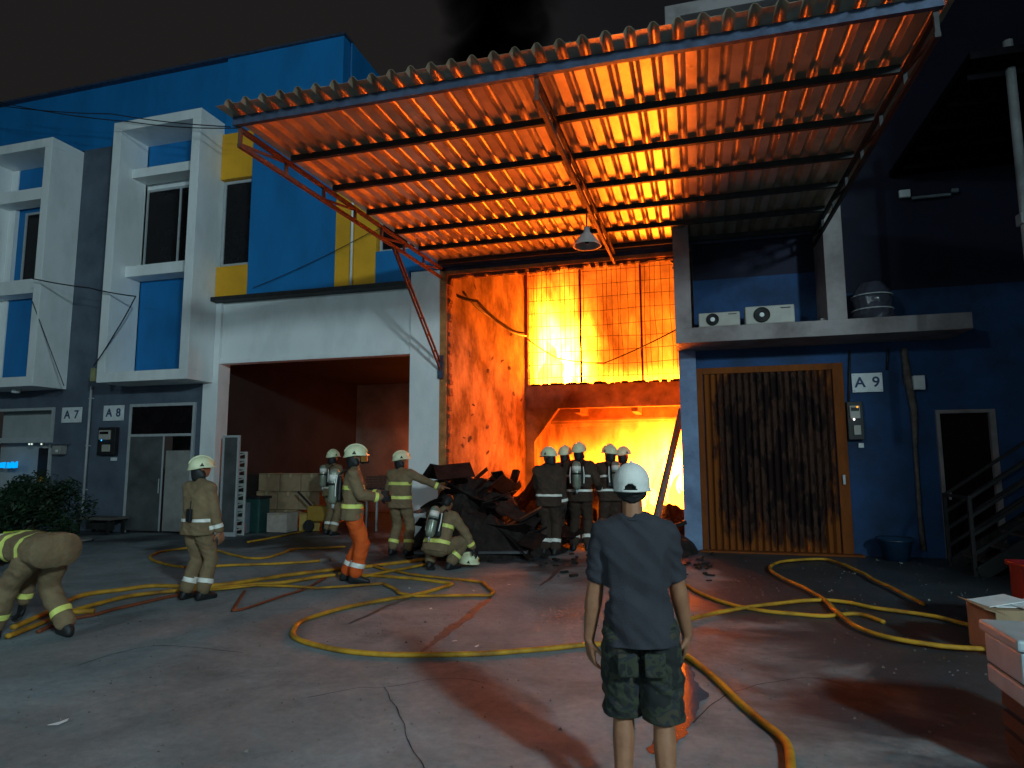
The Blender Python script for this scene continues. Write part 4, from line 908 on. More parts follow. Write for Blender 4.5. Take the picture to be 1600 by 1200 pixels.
def firefighter(name, label, P, foot, top_px=None, scale=1.05, face=0.0, pants=None, stripes='lime', tank=False, visor=False, mask_curtain=True, has_helmet=True, seed=0, trim_pants=True, gloves=True, jm=None):
    J = build_pose(P); o = thing(name, label, 'firefighter', foot, face, group='firefighters at the fire', scale=scale)
    jm = jm or turnout(); pm = pants or jm; tape = refl() if stripes == 'lime' else refs()
    link('body', body_mesh(J, .017, hands=False), skin(), o)
    pj = solid([[(J['hc']+J['hr']*.06,.135),(J['hc']-J['hr']*.06,.135),(J['waist'],.12)]]+
        [s_ for k in 'LR' for s_ in ([(J['hip'+k],.118),(J['hip'+k].lerp(J['knee'+k],.5),.105),(J['knee'+k],.088)], [(J['knee'+k],.088),(J['knee'+k].lerp(J['ank'+k],.5),.087),(J['ank'+k]+(J['knee'+k]-J['ank'+k]).normalized()*.05,.088)])], .016, 4, .6, .010, 7, seed, .006)
    pl = [] 
    tj = link('trousers', pj, pm, o)
    for k in 'LR':
        a, kn = J['ank'+k], J['knee'+k]; ax = (kn-a).normalized()
        if trim_pants: band(pj, a+ax*.14, ax, .055, .16, tj, refs() if stripes != 'lime' or pants else tape)
        t = J['toe'+k]; dn = Vector((0,0,-1))
        bt = solid([[(a+ax*.06,.058),(a-t*.035+dn*.035,.05)],[(a-t*.05+dn*.06,.042),(a+t*.02+dn*.03,.052),(a+t*.15+dn*.065,.038),(a+t*.17+dn*.07,.033)]], .013, 2)
        link('boot', cut(bt, [((0,0,min(.0,a.z-.11)+.0),(0,0,-1))]) if a.z < .2 else bt, blackm(), o)
    sp, rx = J['sp'], J['rx']; hm = J['hc']-sp*P.get('hem', .10)
    sgs = [[(J['chest']+rx*.09-J['fx']*.01,.125),(J['chest']-rx*.09-J['fx']*.01,.125),(J['shL']-rx*.02,.080),(J['shR']+rx*-.02,.080),(J['nb']-sp*.02,.075)],
           [(J['chest']+rx*.09,.125),(J['chest']-rx*.09,.125),(J['waist']+rx*.07,.132),(J['waist']-rx*.07,.132)],
           [(J['waist']+rx*.07,.132),(J['waist']-rx*.07,.132),(hm+rx*.085,.145),(hm-rx*.085,.145)],
           [(J['nb'],.072),(J['nb']+sp*.045,.068)]]
    for k in 'LR':
        e, w_, s_ = J['el'+k], J['wr'+k], J['sh'+k]
        sgs += [[(s_,.082),(e,.068)], [(e,.068),(w_-(w_-e).normalized()*.01,.056)]]
    jk = solid(sgs, .016, 4, .6, .010, 8, seed+5, .007)
    jk = cut(jk, [(hm-sp*.02, -sp)])
    jo = link('jacket', jk, jm, o); bw = .055 if stripes == 'lime' else .038
    band(jk, J['hc']+sp*.06, sp, bw, .24, jo, tape)
    if stripes == 'lime' or seed > 8: band(jk, J['hc']+sp*.30, sp, bw, .22, jo, tape)
    for k in 'LR':
        e, w_ = J['el'+k], J['wr'+k]; ax = (w_-e).normalized(); band(jk, w_-ax*.055, ax, .05, .11, jo, tape)
        hd = P.get('hd'+k, tuple((w_-e).normalized())); s = -1 if k == 'L' else 1
        g = solid(hand_segs(w_+ax*.012, hd, -s, P.get('pn'+k, tuple(-rx*s)), 1.1, P.get('curl', .6), 1.15), .007, 2, .5)
        link('glove' if gloves else 'hand', g, blackm() if gloves else skin(), o)
    if has_helmet: helmet(J, o, visor=visor, curtain=mask_curtain)
    if tank: scba(J, o)
    if top_px and has_helmet:
        pass
    return o, J
def fit_scale(foot, toppx, H):
    """size so that the figure's height on its spot matches"""
    lo_, hi_ = .7, 1.3
    for _ in range(30):
        mid = (lo_+hi_)/2
        if proj((foot[0], foot[1], H*mid))[1] > toppx: lo_ = mid
        else: hi_ = mid
    return lo_
def face_to(foot, px): return 0
stand = dict(nk=.112, ankL=(-.11,.0,.10), ankR=(.12,.04,.10), wrL=(-.27,.10,.78), wrR=(.27,.10,.78), hip=(0,0,.93))
def pose(**k): d = dict(stand); d.update(k); return d
HT = 1.80
# looking direction: rz = 0 faces +y (into the fire); negative turns right
f1 = G(302, 938); s1 = fit_scale(f1, 712, HT)
firefighter('person', 'firefighter in tan gear standing alone at left with a radio on the belt', pose(wrL=(-.25,.12,.86), wrR=(.29,.12,.80), look=(.45,.85,.05), ankL=(-.13,-.02,.1), ankR=(.10,.05,.1)), f1, scale=s1, face=math.radians(-12), stripes='silver', seed=1, gloves=False)
f2 = G(548, 910); s2 = fit_scale(f2, 694, HT)
firefighter('person', 'firefighter in tan jacket and bright orange trousers seen from the side', pose(wrL=(-.14,.34,1.13), wrR=(.14,.36,1.10), epL=(-.4,-.3,-1), epR=(.5,-.3,-1), look=(.0,1,.02), ankL=(-.10,-.07,.1), ankR=(.11,.06,.1), spine=(0,.03,1)), f2, scale=s2, face=math.radians(-66), pants=orangec(), tank=True, visor=True, seed=2)
f3 = G(516, 836); s3 = fit_scale(f3, 702, HT)
firefighter('person', 'firefighter with a grey air cylinder half hidden behind the orange trousers', pose(look=(.1,1,0), ankL=(-.12,.02,.1), ankR=(.12,-.05,.1)), f3, scale=s3, face=math.radians(-15), stripes='silver', tank=True, seed=3)
f4 = G(624, 868); s4 = fit_scale(f4, 704, HT)
firefighter('person', 'firefighter with lime bands pointing to the right with an outstretched arm', pose(wrR=(.63,.30,1.16), epR=(0,-1,-.6), wrL=(-.24,.14,.9), look=(.75,.65,.05), hdR=(1,.3,-.1), pnR=(0,0,-1), curl=.15, ankL=(-.16,0,.1), ankR=(.15,.03,.1)), f4, scale=s4, face=math.radians(-8), seed=4, gloves=False)
f5 = G(686, 890); s5 = 1.06
firefighter('person', 'bareheaded firefighter with air cylinder squatting in front of the debris', pose(hip=(0,-.08,.34), spine=(.02,.38,1), neckdir=(0,.8,.6), look=(.1,.85,-.5), ankL=(-.17,.02,.10), ankR=(.17,.03,.10), kpL=(-.45,1,.3), kpR=(.55,1,.3), wrR=(.42,.30,.30), epR=(1,-.1,.2), wrL=(-.22,.42,.42), hem=.06, toeL=(-.3,1,0), toeR=(.3,1,0)), f5, scale=s5, face=math.radians(-8), tank=True, has_helmet=False, seed=5)
sq = [o for o in COL.objects if o.name.startswith('person')][-1]
J5 = build_pose(pose(hip=(0,-.08,.34), spine=(.02,.38,1), neckdir=(0,.8,.6), look=(.1,.85,-.5), ankL=(-.17,.02,.10), ankR=(.17,.03,.10), kpL=(-.45,1,.3), kpR=(.55,1,.3), wrR=(.42,.30,.30), wrL=(-.22,.42,.42)))
head_segs(J5); h5 = J5['head']
link('hair', solid([[(h5+J5['hu']*.04-J5['look']*.02,(.092,.1,.1)),(h5-J5['look']*.045+J5['hu']*-.02,.07)]], .013, 2, .5, .012, 30, 2), mat('black_hair', (.012,.010,.010), .6), sq)
hf = G(733, 886)
hh = thing('helmet', 'cream firefighter helmet lying on the ground beside the squatting firefighter', 'helmet', (hf.x, hf.y, .02), math.radians(-60))
helmet(None, hh, at=Vector((0,0,.05)), u=Vector((.25,.1,1)).normalized(), f=Vector((.15,.95,-.13)).normalized(), curtain=False)
# bending firefighter at the left edge, body leaning left, hips to the right
f6 = G(48, 1000)
firefighter('person', 'firefighter bending down over the hoses at the left edge', dict(hip=(0.0,-.12,.80), spine=(0,1,.02), right=(1,0,0), hipright=(1,0,0), neckdir=(0,.8,-.5), look=(0,.6,-.8), ankL=(-.16,.30,.10), ankR=(.20,-.18,.10), kpL=(0,1,.2), kpR=(0,1,.2), wrL=(-.18,.42,.24), wrR=(.15,.45,.22), epL=(-.3,0,1), epR=(.3,0,1), hem=.15), f6, scale=1.08, face=math.radians(80), seed=6, gloves=True)
b6 = [o for o in COL.objects if o.name.startswith('person')][-1]
M().box(-.10,.10,.24,.38,.925,.940).obj('name_patch', mat('lime_patch', (.55,.75,.05), .6), b6)
# group in the doorway
grp = [(858, 868, 698, 'leftmost firefighter of the doorway group, looking left, with silver bands', -2, dict(look=(-.95,.35,-.1), wrL=(-.20,.24,.92), ankL=(-.09,0,.1), ankR=(.10,.03,.1)), False, 'silver', 7),
       (884, 858, 695, 'second firefighter from the left in the doorway group, partly hidden', 8, dict(look=(.3,1,0), spine=(.02,.10,1), wrR=(.22,.36,1.0)), False, 'silver', 8),
       (907, 861, 690, 'middle firefighter of the doorway group with an air cylinder on the back', 0, dict(look=(.1,1,.05), wrL=(-.28,.15,.95), wrR=(.30,.2,1.0)), True, 'silver', 9),
       (957, 859, 693, 'fourth firefighter from the left in the doorway group with an air cylinder', 30, dict(look=(-.4,1,0), spine=(.03,.14,1), wrL=(-.2,.35,1.05)), True, 'silver', 10),
       (976, 850, 697, 'rightmost firefighter of the doorway group, behind the man in the cap', -35, dict(look=(.2,1,0), spine=(-.05,.10,1), wrR=(.2,.38,1.1), epR=(.6,-.6,-.6)), False, 'silver', 11)]
for px, py, tp, lab, ang, ex, tk, stp, sd0 in grp:
    g_ = G(px, py); sc_ = fit_scale(g_, tp, HT)
    firefighter('person', lab, pose(**ex), g_, scale=sc_, face=math.radians(ang), jm=mat('dark_turnout_cloth', (.070,.042,.028), .9, col2=(.035,.020,.015), scale=4.5, bump=.5, bscale=26), stripes=stp, tank=tk, seed=sd0)  # doorway group wears a darker turnout cloth than the others
p1 = [o for o in COL.objects if o.name == 'person'][0]
M().box(.02,.10,-.185,-.145,.98,1.14).obj('radio', blackm(), p1, bevel=.008)
M().tube([(.08,-.165,1.14),(.085,-.165,1.24)], .006, 6).obj('antenna', blackm(), p1)

# ------------------------------------------------------------------ man in the foreground
mf = G(1008, 1292); fm = mf.copy()
man = thing('person', 'man from behind in white cap, grey t-shirt and camouflage shorts', 'man', (mf.x, mf.y, 0), math.radians(3), scale=fit_scale(mf, 724, 1.745))
Pm = dict(hip=(0,0,.93), spine=(-.04,.02,1), ankL=(-.10,.02,.085), ankR=(.11,-.04,.085), wrL=(-.270,.06,.80), wrR=(.235,.14,.86), epL=(-.2,-1,0), epR=(.2,-1,0), look=(.03,1,.03), sw=.155, nk=.105, kpL=(0,1,0), kpR=(0,1,0))
Jm = build_pose(Pm); Jm['hdL'] = Vector((.10,.02,-1)); Jm['pnL'] = Vector((.8,.5,0)); Jm['hdR'] = Vector((-.1,.3,-1)); Jm['pnR'] = Vector((-1,.2,0))
link('body', body_mesh(Jm, .0075, True, .45, 1.14), skin(), man)
sp, rx, fx = Jm['sp'], Jm['rx'], Jm['fx']; hc = Jm['hc']
slv = []
for k in 'LR':
    s_, e = Jm['sh'+k], Jm['el'+k]; slv += [[(s_,.062),(s_.lerp(e,.5),.054),(s_.lerp(e,.92),.051)]]
ts = solid([[(Jm['chest']+rx*.065,.108),(Jm['chest']-rx*.065,.108),(Jm['shL']+rx*.012,.064),(Jm['shR']-rx*.012,.064),(Jm['nb']-sp*.01,.064)],
            [(Jm['chest']+rx*.065,.108),(Jm['chest']-rx*.065,.108),(Jm['waist']+rx*.052,.110),(Jm['waist']-rx*.052,.110)],
            [(Jm['waist']+rx*.052,.110),(Jm['waist']-rx*.052,.110),(hc-sp*.10+rx*.056,.121),(hc-sp*.10-rx*.056,.121)]]+slv, .0095, 5, .6, .007, 7, 3, .0095)
ts = cut(ts, [(hc-sp*.075, -sp)], fill=False)
# trim each sleeve with a plane, keeping the torso
def trim_limb(me, p, ax, rad):
    bm = bmesh.new(); bm.from_mesh(me); p, ax = Vector(p), Vector(ax).normalized()
    fs = [f for f in bm.faces if (f.calc_center_median()-p).length < rad]; vs = {v for f in fs for v in f.verts}; es = {e for f in fs for e in f.edges}
    bmesh.ops.bisect_plane(bm, geom=list(vs)+list(es)+fs, plane_co=p, plane_no=ax)
    bmesh.ops.delete(bm, geom=[v for v in bm.verts if (v.co-p).dot(ax) > 1e-4 and (v.co-p).length < rad*.98], context='VERTS')
    bm.to_mesh(me); bm.free(); return me
for k in 'LR':
    s_, e = Jm['sh'+k], Jm['el'+k]; trim_limb(ts, s_.lerp(e,.86), e-s_, .125)
sh = link('t_shirt', ts, mat('charcoal_tshirt', (.032,.031,.040), .9, var=.15, scale=6, bump=.25, bscale=120), man)
sh.modifiers.new('t','SOLIDIFY').thickness = -.004
M().tube([Jm['nb']+sp*.024+rx*math.cos(a)*.066+fx*math.sin(a)*.064+sp*.012*math.cos(2*a) for a in [i*math.pi/9 for i in range(19)]], .007, 6, cap=False).obj('collar', mat('charcoal_tshirt', (0,0,0)), sh, smooth=True)
so = solid([[(hc+rx*.034,.098),(hc-rx*.034,.098),(Jm['waist']-sp*.07,.080)]]+[[(Jm['hip'+k]+Vector((0,0,.0)),.092),(Jm['hip'+k].lerp(Jm['knee'+k],.55),.104),(Jm['knee'+k]+Vector((0,0,-.03)),.098)] for k in 'LR'], .0095, 4, .6, .008, 7, 6, .009)
so = cut(so, [((0,0,.485),(0,0,-1))], fill=False)
camo = bpy.data.materials.new('camouflage_cloth'); camo.use_nodes = True; nt = camo.node_tree; b = nt.nodes['Principled BSDF']; b.inputs['Roughness'].default_value = .9
tc = N(nt,'ShaderNodeTexCoord'); v1 = N(nt,'ShaderNodeTexNoise'); v1.inputs['Scale'].default_value = 11; v1.inputs['Detail'].default_value = 2.5; v1.inputs['Distortion'].default_value = .6; nt.links.new(tc.outputs['Object'], v1.inputs[0])
cr = N(nt,'ShaderNodeValToRGB'); cr.color_ramp.interpolation = 'CONSTANT'; nt.links.new(v1.outputs['Fac'], cr.inputs[0]); cr.color_ramp.elements[0].color = (.010,.011,.011,1)
cr.color_ramp.elements[1].position = .46; cr.color_ramp.elements[1].color = (.030,.034,.020,1)
e_ = cr.color_ramp.elements.new(.54); e_.color = (.016,.019,.024,1); e_ = cr.color_ramp.elements.new(.60); e_.color = (.045,.038,.024,1)
nt.links.new(cr.outputs[0], b.inputs['Base Color'])
so_ = link('shorts', so, camo, man); so_.modifiers.new('t','SOLIDIFY').thickness = -.004
for s in (-1,1):
    c = hc+rx*.065*s-fx*.100-sp*.15
    link('back_pocket', solid([[(c+rx*.04+sp*.04,.012),(c-rx*.04+sp*.04,.012),(c+rx*.04-sp*.05,.012),(c-rx*.04-sp*.05,.012)]], .008, 2), camo, so_)
hair = mat('black_hair', (.012,.010,.010), .6); h = Jm['head']; hu, hf_ = Jm['hu'], Jm['look']; hx_ = Jm['hx']
link('hair', solid([[(h+hu*.03-hf_*.014,(.084,.094,.088)),(h-hu*.048-hf_*.040,.046),(h-hu*.022-hf_*.03+hx_*.035,.047),(h-hu*.022-hf_*.03-hx_*.035,.047)]], .008, 3, .5, .006, 40, 1), hair, man)
# baseball cap: shell with arched opening and strap at the back, peak in front
capm = mat('white_cap_cotton', (.72,.70,.66), .85, var=.08, scale=8, bump=.2, bscale=80)
c = h+hu*.022-hf_*.012; Rc = (.093,.114,.104); n, r = 80, 28; cm = M(); vs = []
for j in range(r+1):
    ph = math.pi/2*min(1, j/20); lowr = max(0, j-20)*.0052
    for i in range(n):
        a = 2*math.pi*i/n; seam = 1-.010*(abs(math.sin(a*3)) < .12)
        vs.append(c+hx_*(math.cos(a)*math.sin(ph)*Rc[0]*seam)+hf_*(math.sin(a)*math.sin(ph)*Rc[1]*seam)+hu*(math.cos(ph)*Rc[2]-lowr))
fs = []
for j in range(r):
    for i in range(n):
        a = 2*math.pi*(i+.5)/n; da = abs((a-1.5*math.pi+math.pi) % (2*math.pi)-math.pi); jj = (j+.5)/r
        if jj > .72 and jj < .93 and (da/.36)**2+((.93-jj)/.22)**2 < 1: continue
        fs.append((j*n+i, (j+1)*n+i, (j+1)*n+(i+1)%n, j*n+(i+1)%n))
cap = cm.add(vs, fs).obj('cap', capm, man, smooth=True); cap.modifiers.new('t','SOLIDIFY').thickness = .003
M().lathe([(.0001,.012),(.008,.008),(.010,0)], c+hu*(Rc[2]-.002), 10).obj('button', capm, cap)
pk = M(); P_ = []
for j in range(5):
    for i in range(11):
        a = math.radians(20+140*i/10); q = 1+.62*math.sin(math.radians(180*i/10))*j/4; P_.append(c+hx_*math.cos(a)*Rc[0]*(1+.02*j)+hf_*math.sin(a)*Rc[1]*q-hu*(.026+.006*j))
pk.add(P_, [(j*11+i, j*11+i+1, (j+1)*11+i+1, (j+1)*11+i) for j in range(4) for i in range(10)]); pk_ = pk.obj('peak', capm, cap, smooth=True); pk_.modifiers.new('t','SOLIDIFY').thickness = .004
M().tube([h+hx_*.088+hu*.0-hf_*.0, h+hx_*.084-hu*.05+hf_*.03, h+hx_*.075-hu*.10+hf_*.03, h+hx_*.08-hu*.17+hf_*.02], .0022, 5).obj('ear_cord', hair, man)
for k in 'LR':
    a = Jm['ank'+k]; t = Jm['toe'+k]; M().add([],[]); xx = t.cross(Vector((0,0,1)))
    m = M(); L_ = [a-t*.085, a-t*.03, a+t*.06, a+t*.15, a+t*.19]; wd = [.03,.04,.045,.05,.03]
    vs = [Vector((p.x,p.y,z))+xx*w_*s for z in (.004,.026) for p, w_ in zip(L_, wd) for s in (-1,1)]
    fs = [(2*i,2*i+1,2*i+3,2*i+2) for i in range(4)]+[(10+2*i,12+2*i,13+2*i,11+2*i) for i in range(4)]+[(2*i,2*i+2,12+2*i,10+2*i) for i in range(4)]+[(2*i+1,11+2*i,13+2*i,2*i+3) for i in range(4)]+[(0,10,11,1),(8,9,19,18)]
    s_ = m.add(vs, fs).obj('sandal', blackm(), man); M().tube([Vector((a.x,a.y,.03))+t*.05-xx*.048, Vector((a.x,a.y,.085))+t*.07, Vector((a.x,a.y,.03))+t*.05+xx*.048], .009, 6).obj('strap', blackm(), s_)

# ================================================================== HOSES
def smooth_path(P, n=8):
    P = [Vector(p) for p in P]; out = []
    for i in range(len(P)-1):
        p0, p1, p2, p3 = P[max(0,i-1)], P[i], P[i+1], P[min(len(P)-1,i+2)]
        for j in range(n):
            t = j/n; out.append(.5*((2*p1)+(p2-p0)*t+(2*p0-5*p1+4*p2-p3)*t*t+(3*p1-p0-3*p2+p3)*t**3))
    out.append(P[-1]); return out
def hose(px, label, r=.027, m=None, z=None, sharp=False, lay=0, ends=(False, False)):
    P = [G(x, y) for x, y in px]; z = r*.82+lay
    P = [Vector((p.x, p.y, z)) for p in P]; P = P if sharp else smooth_path(P)
    if sharp:
        Q = []
        for i in range(len(P)-1):
            for j in range(6): Q.append(P[i].lerp(P[i+1], j/6))
        Q.append(P[-1]); P = Q
    P = [p+Vector((noise.noise(p*1.7)*.035, noise.noise(p*1.7+Vector((5,5,5)))*.035, max(0, noise.noise(p*.9))*.004)) for p in P]
    rs = [r*(1+.07*noise.noise(Vector((i*.21, px[0][0], 0)))) for i in range(len(P))]
    o = thing('fire_hose', label, 'hose', (P[0].x, P[0].y, 0), group='yellow fire hoses on the ground')
    relo(o, M().tube(P, rs, 10, r2=(.60 if sharp else .82)).obj('hose_jacket', m or hosem(), o, smooth=True))
    for e, k in ((ends[0], 0), (ends[1], -1)):
        if e:
            p = P[k]; t = (P[k]-P[1 if k == 0 else -2]).normalized()
            relo(o, M().tube([p-t*.05, p-t*.05+t*.01, p+t*.06, p+t*.07, p+t*.12], [r*.9, r*1.45, r*1.45, r*1.2, r*1.2], 12).obj('coupling', alu(), o, smooth=True))
    return o
hose([(1245,1235),(1225,1170),(1188,1130),(1140,1085),(1100,1050),(1060,1022),(1020,1010),(920,1012),(830,1021),(744,1027),(650,1027),(540,1022),(492,1012),(463,1000),(459,988),(472,974),(520,958),(580,945),(650,932),(690,921),(706,915),(681,911),(650,907),(581,902),(530,899)], 'long yellow hose with a wide loop running behind the man towards the bottom edge', r=.028)
hose([(1380,975),(1340,962),(1290,966),(1245,963),(1180,956),(1130,944),(1085,925),(1057,906)], 'yellow hose curving left from behind the man up to his elbow', r=.026)
hose([(1044,990),(1075,974),(1120,962),(1200,949),(1275,942),(1320,945),(1368,955),(1455,967),(1510,980),(1575,992)], 'yellow hose running along the ground from the man to the white box', r=.026, lay=.012)
hose([(1442,950),(1425,940),(1386,921),(1344,898),(1310,884),(1288,878),(1245,879),(1212,884),(1205,893),(1220,907),(1260,925),(1296,949),(1320,972),(1350,990),(1390,1004),(1455,1015),(1530,1021),(1600,1022)], 'yellow hose with a narrow loop in front of the folding door', r=.026, lay=.022)
hose([(289,888),(262,884),(240,877),(236,871),(246,865),(275,860),(300,858),(335,861),(375,872),(410,874),(440,866),(458,860),(500,858),(540,856)], 'small looped yellow hose beside the lone firefighter', r=.026)
hose([(318,888),(360,886),(410,884),(470,881),(504,878)], 'straight yellow hose ending in a metal coupling', r=.027, lay=.004, ends=(False, True))
hose([(385,849),(430,841),(470,832),(510,822),(545,812)], 'yellow hose leading into the garage', r=.026)
hose([(18,985),(60,967),(100,948),(130,933),(190,925),(240,919),(300,920),(350,916),(400,909),(455,901),(520,893),(575,888),(620,882),(660,877)], 'thick upper yellow hose of the bundle running from the bending firefighter', r=.034)
hose([(10,1000),(50,984),(95,966),(140,951),(200,936),(269,928),(330,924),(385,918),(440,914),(500,905),(525,902)], 'lower yellow hose of the bundle passing the lone firefighter', r=.03, lay=.01)
hose([(60,990),(101,972),(149,963),(180,954),(225,944),(269,934),(310,927)], 'dirty red hose under the bundle at left', r=.024, m=hosed(), lay=.0)
hose([(100,961),(125,960),(146,959)], 'short flat end of a yellow hose beside the bending firefighter', r=.036, ends=(False, False))
hose([(330,925),(400,918),(450,919),(494,922),(545,919),(600,915),(612,922),(625,931),(650,935),(700,934),(766,934),(770,929),(763,920),(755,913),(728,910),(700,907),(641,900),(600,892),(585,887)], 'kinked flat yellow hose with sharp bends in front of the squatting firefighter', r=.028, sharp=True, lay=.006)
hose([(382,926),(372,938),(365,948),(363,957),(379,954),(430,938),(470,925),(509,905)], 'dirty red hose folded into a V in front of the yellow bundle', r=.022, m=hosed(), sharp=True)
hose([(560,906),(600,898),(640,890),(668,884)], 'short yellow hose behind the orange trousers', r=.026, lay=.012)
# charged line held by the squatting firefighter and the leftmost one in the doorway
a = G(712,862)+Vector((0,0,.22)); b = Vector((-2.68,11.45,.98)); b = W(846,792,11.4)
o = M().tube([a.lerp(b,t)-Vector((0,0,.10*math.sin(math.pi*t))) for t in [i/12 for i in range(13)]], .019, 8).obj('hose_line', hosed(), smooth=True)
o['label'] = 'taut reddish hose line rising from the squatting firefighter to the doorway group'; o['category'] = 'hose'

# ================================================================== DEBRIS
rr = random.Random(31)
def heap(name, cx, cy, sx, sy, h, label, seed, n=34, peak=(0,0)):
    vs = []; 
    for j in range(n+1):
        for i in range(n+1):
            u, v = 2*i/n-1, 2*j/n-1; q = max(0, 1-(u*u+v*v)); x, y = cx+u*sx, cy+v*sy
            z = h*q**.7*(.72+.55*noise.noise(Vector((x*1.3+seed,y*1.3,0)))+.30*abs(noise.noise(Vector((x*4,y*4,seed)))))*math.exp(-((u-peak[0])**2)*.7)
            vs.append((x+.05*noise.noise(Vector((x*5,y*5,3))), y, max(z-.01, -.02)))
    k = n+1; m = M().add(vs, [(j*k+i, j*k+i+1, (j+1)*k+i+1, (j+1)*k+i) for j in range(n) for i in range(n)])
    o = m.obj(name, char()); o['kind'] = 'stuff'; o['label'] = label; return o
heap('debris_heap', -3.95, 12.25, 1.55, 1.25, 1.45, 'dark heap of burnt sheets and rubble in front of the opening', 2, peak=(-.35,0))
heap('debris_heap', -2.9, 15.2, 2.2, 1.6, 1.55, 'burnt goods piled behind the opening', 6)
heap('debris_heap', -.55, 14.6, .65, 1.0, 1.0, 'burnt rubble by the right jamb', 9)
# crumpled sheets and boards leaning on the heap: a mass of curved plates
sh_ = M()
for k in range(80):
    c = Vector((rr.uniform(-5.0,-2.55), rr.uniform(11.3,13.4), 0)); top = 1.25*math.exp(-((c.x+4.3)/1.25)**2)+.35
    c.z = rr.uniform(.05, max(.15, top)); w_, l_ = rr.uniform(.12,.55), rr.uniform(.2,1.0); q = Matrix.Rotation(rr.uniform(0,6.3),4,'Z') @ Matrix.Rotation(rr.uniform(-.8,.8),4,'X') @ Matrix.Rotation(rr.uniform(-.6,.6),4,'Y')
    n = 5; bend = rr.uniform(-.35,.35); v = []
    for s in (0,.012):
        for i in range(n+1):
            t = i/n-.5
            for y in (-1,1): v.append(c+q @ Vector((t*l_, y*w_/2*(1+.25*noise.noise(Vector((k,i,y)))), bend*t*t*l_+s)))
    f = []; m_ = 2*(n+1)
    for i in range(n): a_ = 2*i; f += [(a_,a_+2,a_+3,a_+1),(m_+a_,m_+a_+1,m_+a_+3,m_+a_+2),(a_,m_+a_,m_+a_+2,a_+2),(a_+1,a_+3,m_+a_+3,m_+a_+1)]
    f += [(0,1,m_+1,m_),(2*n,m_+2*n,m_+2*n+1,2*n+1)]; sh_.add(v, f)
o = sh_.obj('burnt_sheets', mat('burnt_sheet_metal', (.030,.017,.015), .6, .2, var=.5, scale=6, bump=.4)); o['kind'] = 'stuff'; o['label'] = 'crumpled burnt sheets sticking out of the heap'
# larger pieces one can tell apart
def plank(a, b, w_, t_, label, m=None):
    o = thing('charred_board', label, 'board', ((a[0]+b[0])/2, (a[1]+b[1])/2, 0), group='charred boards in the doorway'); relo(o, M().beam(a, b, w_, t_).obj('board', m or char(), o)); 
    d = (Vector(b)-Vector(a)).normalized(); relo(o, M().beam(Vector(b)-d*.08+Vector((0,0,t_*.6)), Vector(b)-d*.02+Vector((0,0,t_*.6)), w_*.9, t_*.3).obj('broken_end', mat('burnt_sheet_metal', (0,0,0)), o))
t1 = W(730,735,12.2); plank((t1.x-.55, 12.1, .55), (t1.x+.05, 12.25, t1.z), .20, .05, 'broad charred board sticking up at the top of the heap')
t1 = W(805,735,13.6); plank((t1.x-.25, 13.5, .5), (t1.x, 13.7, t1.z), .30, .06, 'charred board standing upright behind the heap')
t1 = W(838,732,13.8); plank((t1.x+.12, 13.7, .4), (t1.x, 13.8, t1.z), .16, .05, 'narrow charred board beside the leftmost doorway firefighter')
plank((-4.9,11.0,.08), (-2.9,11.25,.12), .30, .04, 'flat charred board at the foot of the heap', mat('grey_ash_board', (.10,.10,.11), .8))
t1 = W(1070,822,12.6); plank((t1.x-.35, 12.5, t1.z-.05), (t1.x+.02, 12.7, t1.z+.06), .07, .06, 'small burnt bar lying on the rubble at the right jamb')
heap('debris_heap', -.45, 12.7, .42, .5, .55, 'black rubble at the foot of the right pier', 15, n=18)
o = M(); 
for k in range(160):
    x, y = rr.uniform(-5.0,.2), rr.gauss(11.4,.8); s = rr.uniform(.01,.05)
    if y < 9.6: continue
    o.beam((x,y,.003+s*.4), (x+rr.uniform(-.12,.12), y+rr.uniform(-.1,.1), .004+s*.5), s*1.4, s*.8)
o = o.obj('debris_crumbs', char()); o['kind'] = 'stuff'; o['label'] = 'scattered burnt crumbs in front of the opening'
# ladder
ld = thing('ladder', 'metal ladder leaning against the right side of the opening', 'ladder', (-.8, 12.6, 0))
la, lb = W(1022,818,13.15), W(1064,640,14.2); ax = (lb-la).normalized(); la = la-ax*((la.z-.02)/ax.z) if la.z > 0 else la; wv = Vector((.055,-.40,0)); aluh = mat('ladder_metal', (.35,.33,.33), .45, .4, var=.3)
for s in (0,1): relo(ld, M().beam(la+wv*s, lb+wv*s, .055, .11).obj('rail', aluh, ld))
for k in range(11): p = la.lerp(lb, (k+.7)/11.5); relo(ld, M().beam(p, p+wv, .03, .03).obj('rung', aluh, ld))

# ================================================================== GARAGE CONTENTS
card = mat('brown_cardboard', (.34,.235,.14), .85, var=.15, scale=4, bump=.1)
def carton(px, py, y, w_, h, d, label, z=None, rz=0.0, group='cardboard boxes in the garage', m=None):
    p = W(px, py, y); z0 = p.z if z is None else z
    o = thing('cardboard_box', label, 'box', (p.x, y, z0), rz, group=group)
    M().box(-w_/2, w_/2, 0, d, 0, h).obj('carton', m or card, o, bevel=.006); M().box(-.03,.03,-.004,d+.004,h-.1,h+.004).obj('tape', mat('packing_tape', (.42,.33,.2), .35), o)
    M().box(-w_/2-.002,w_/2+.002,-.003,-.001,h*.93,h*.945).obj('flap_edge', mat('dark_cut', (.08,.05,.03), .9), o)
    return z0+h
yb_ = 14.6
z0s = 0.02; rowh = .46
cols = [(412,.62),(446,.60),(479,.60)]
lab = ['leftmost','second','third']
for r_ in range(3):
    for c_, (px, w_) in enumerate(cols):
        if r_ == 0 and c_ == 2: continue
        carton(px+3*r_, 800, yb_+.05*r_, w_, rowh-.01, .5, ('%s cardboard box of the %s row in the garage stack' % (lab[c_], ['bottom','middle','top'][r_])), z=z0s+r_*rowh, rz=R_.uniform(-.03,.03))
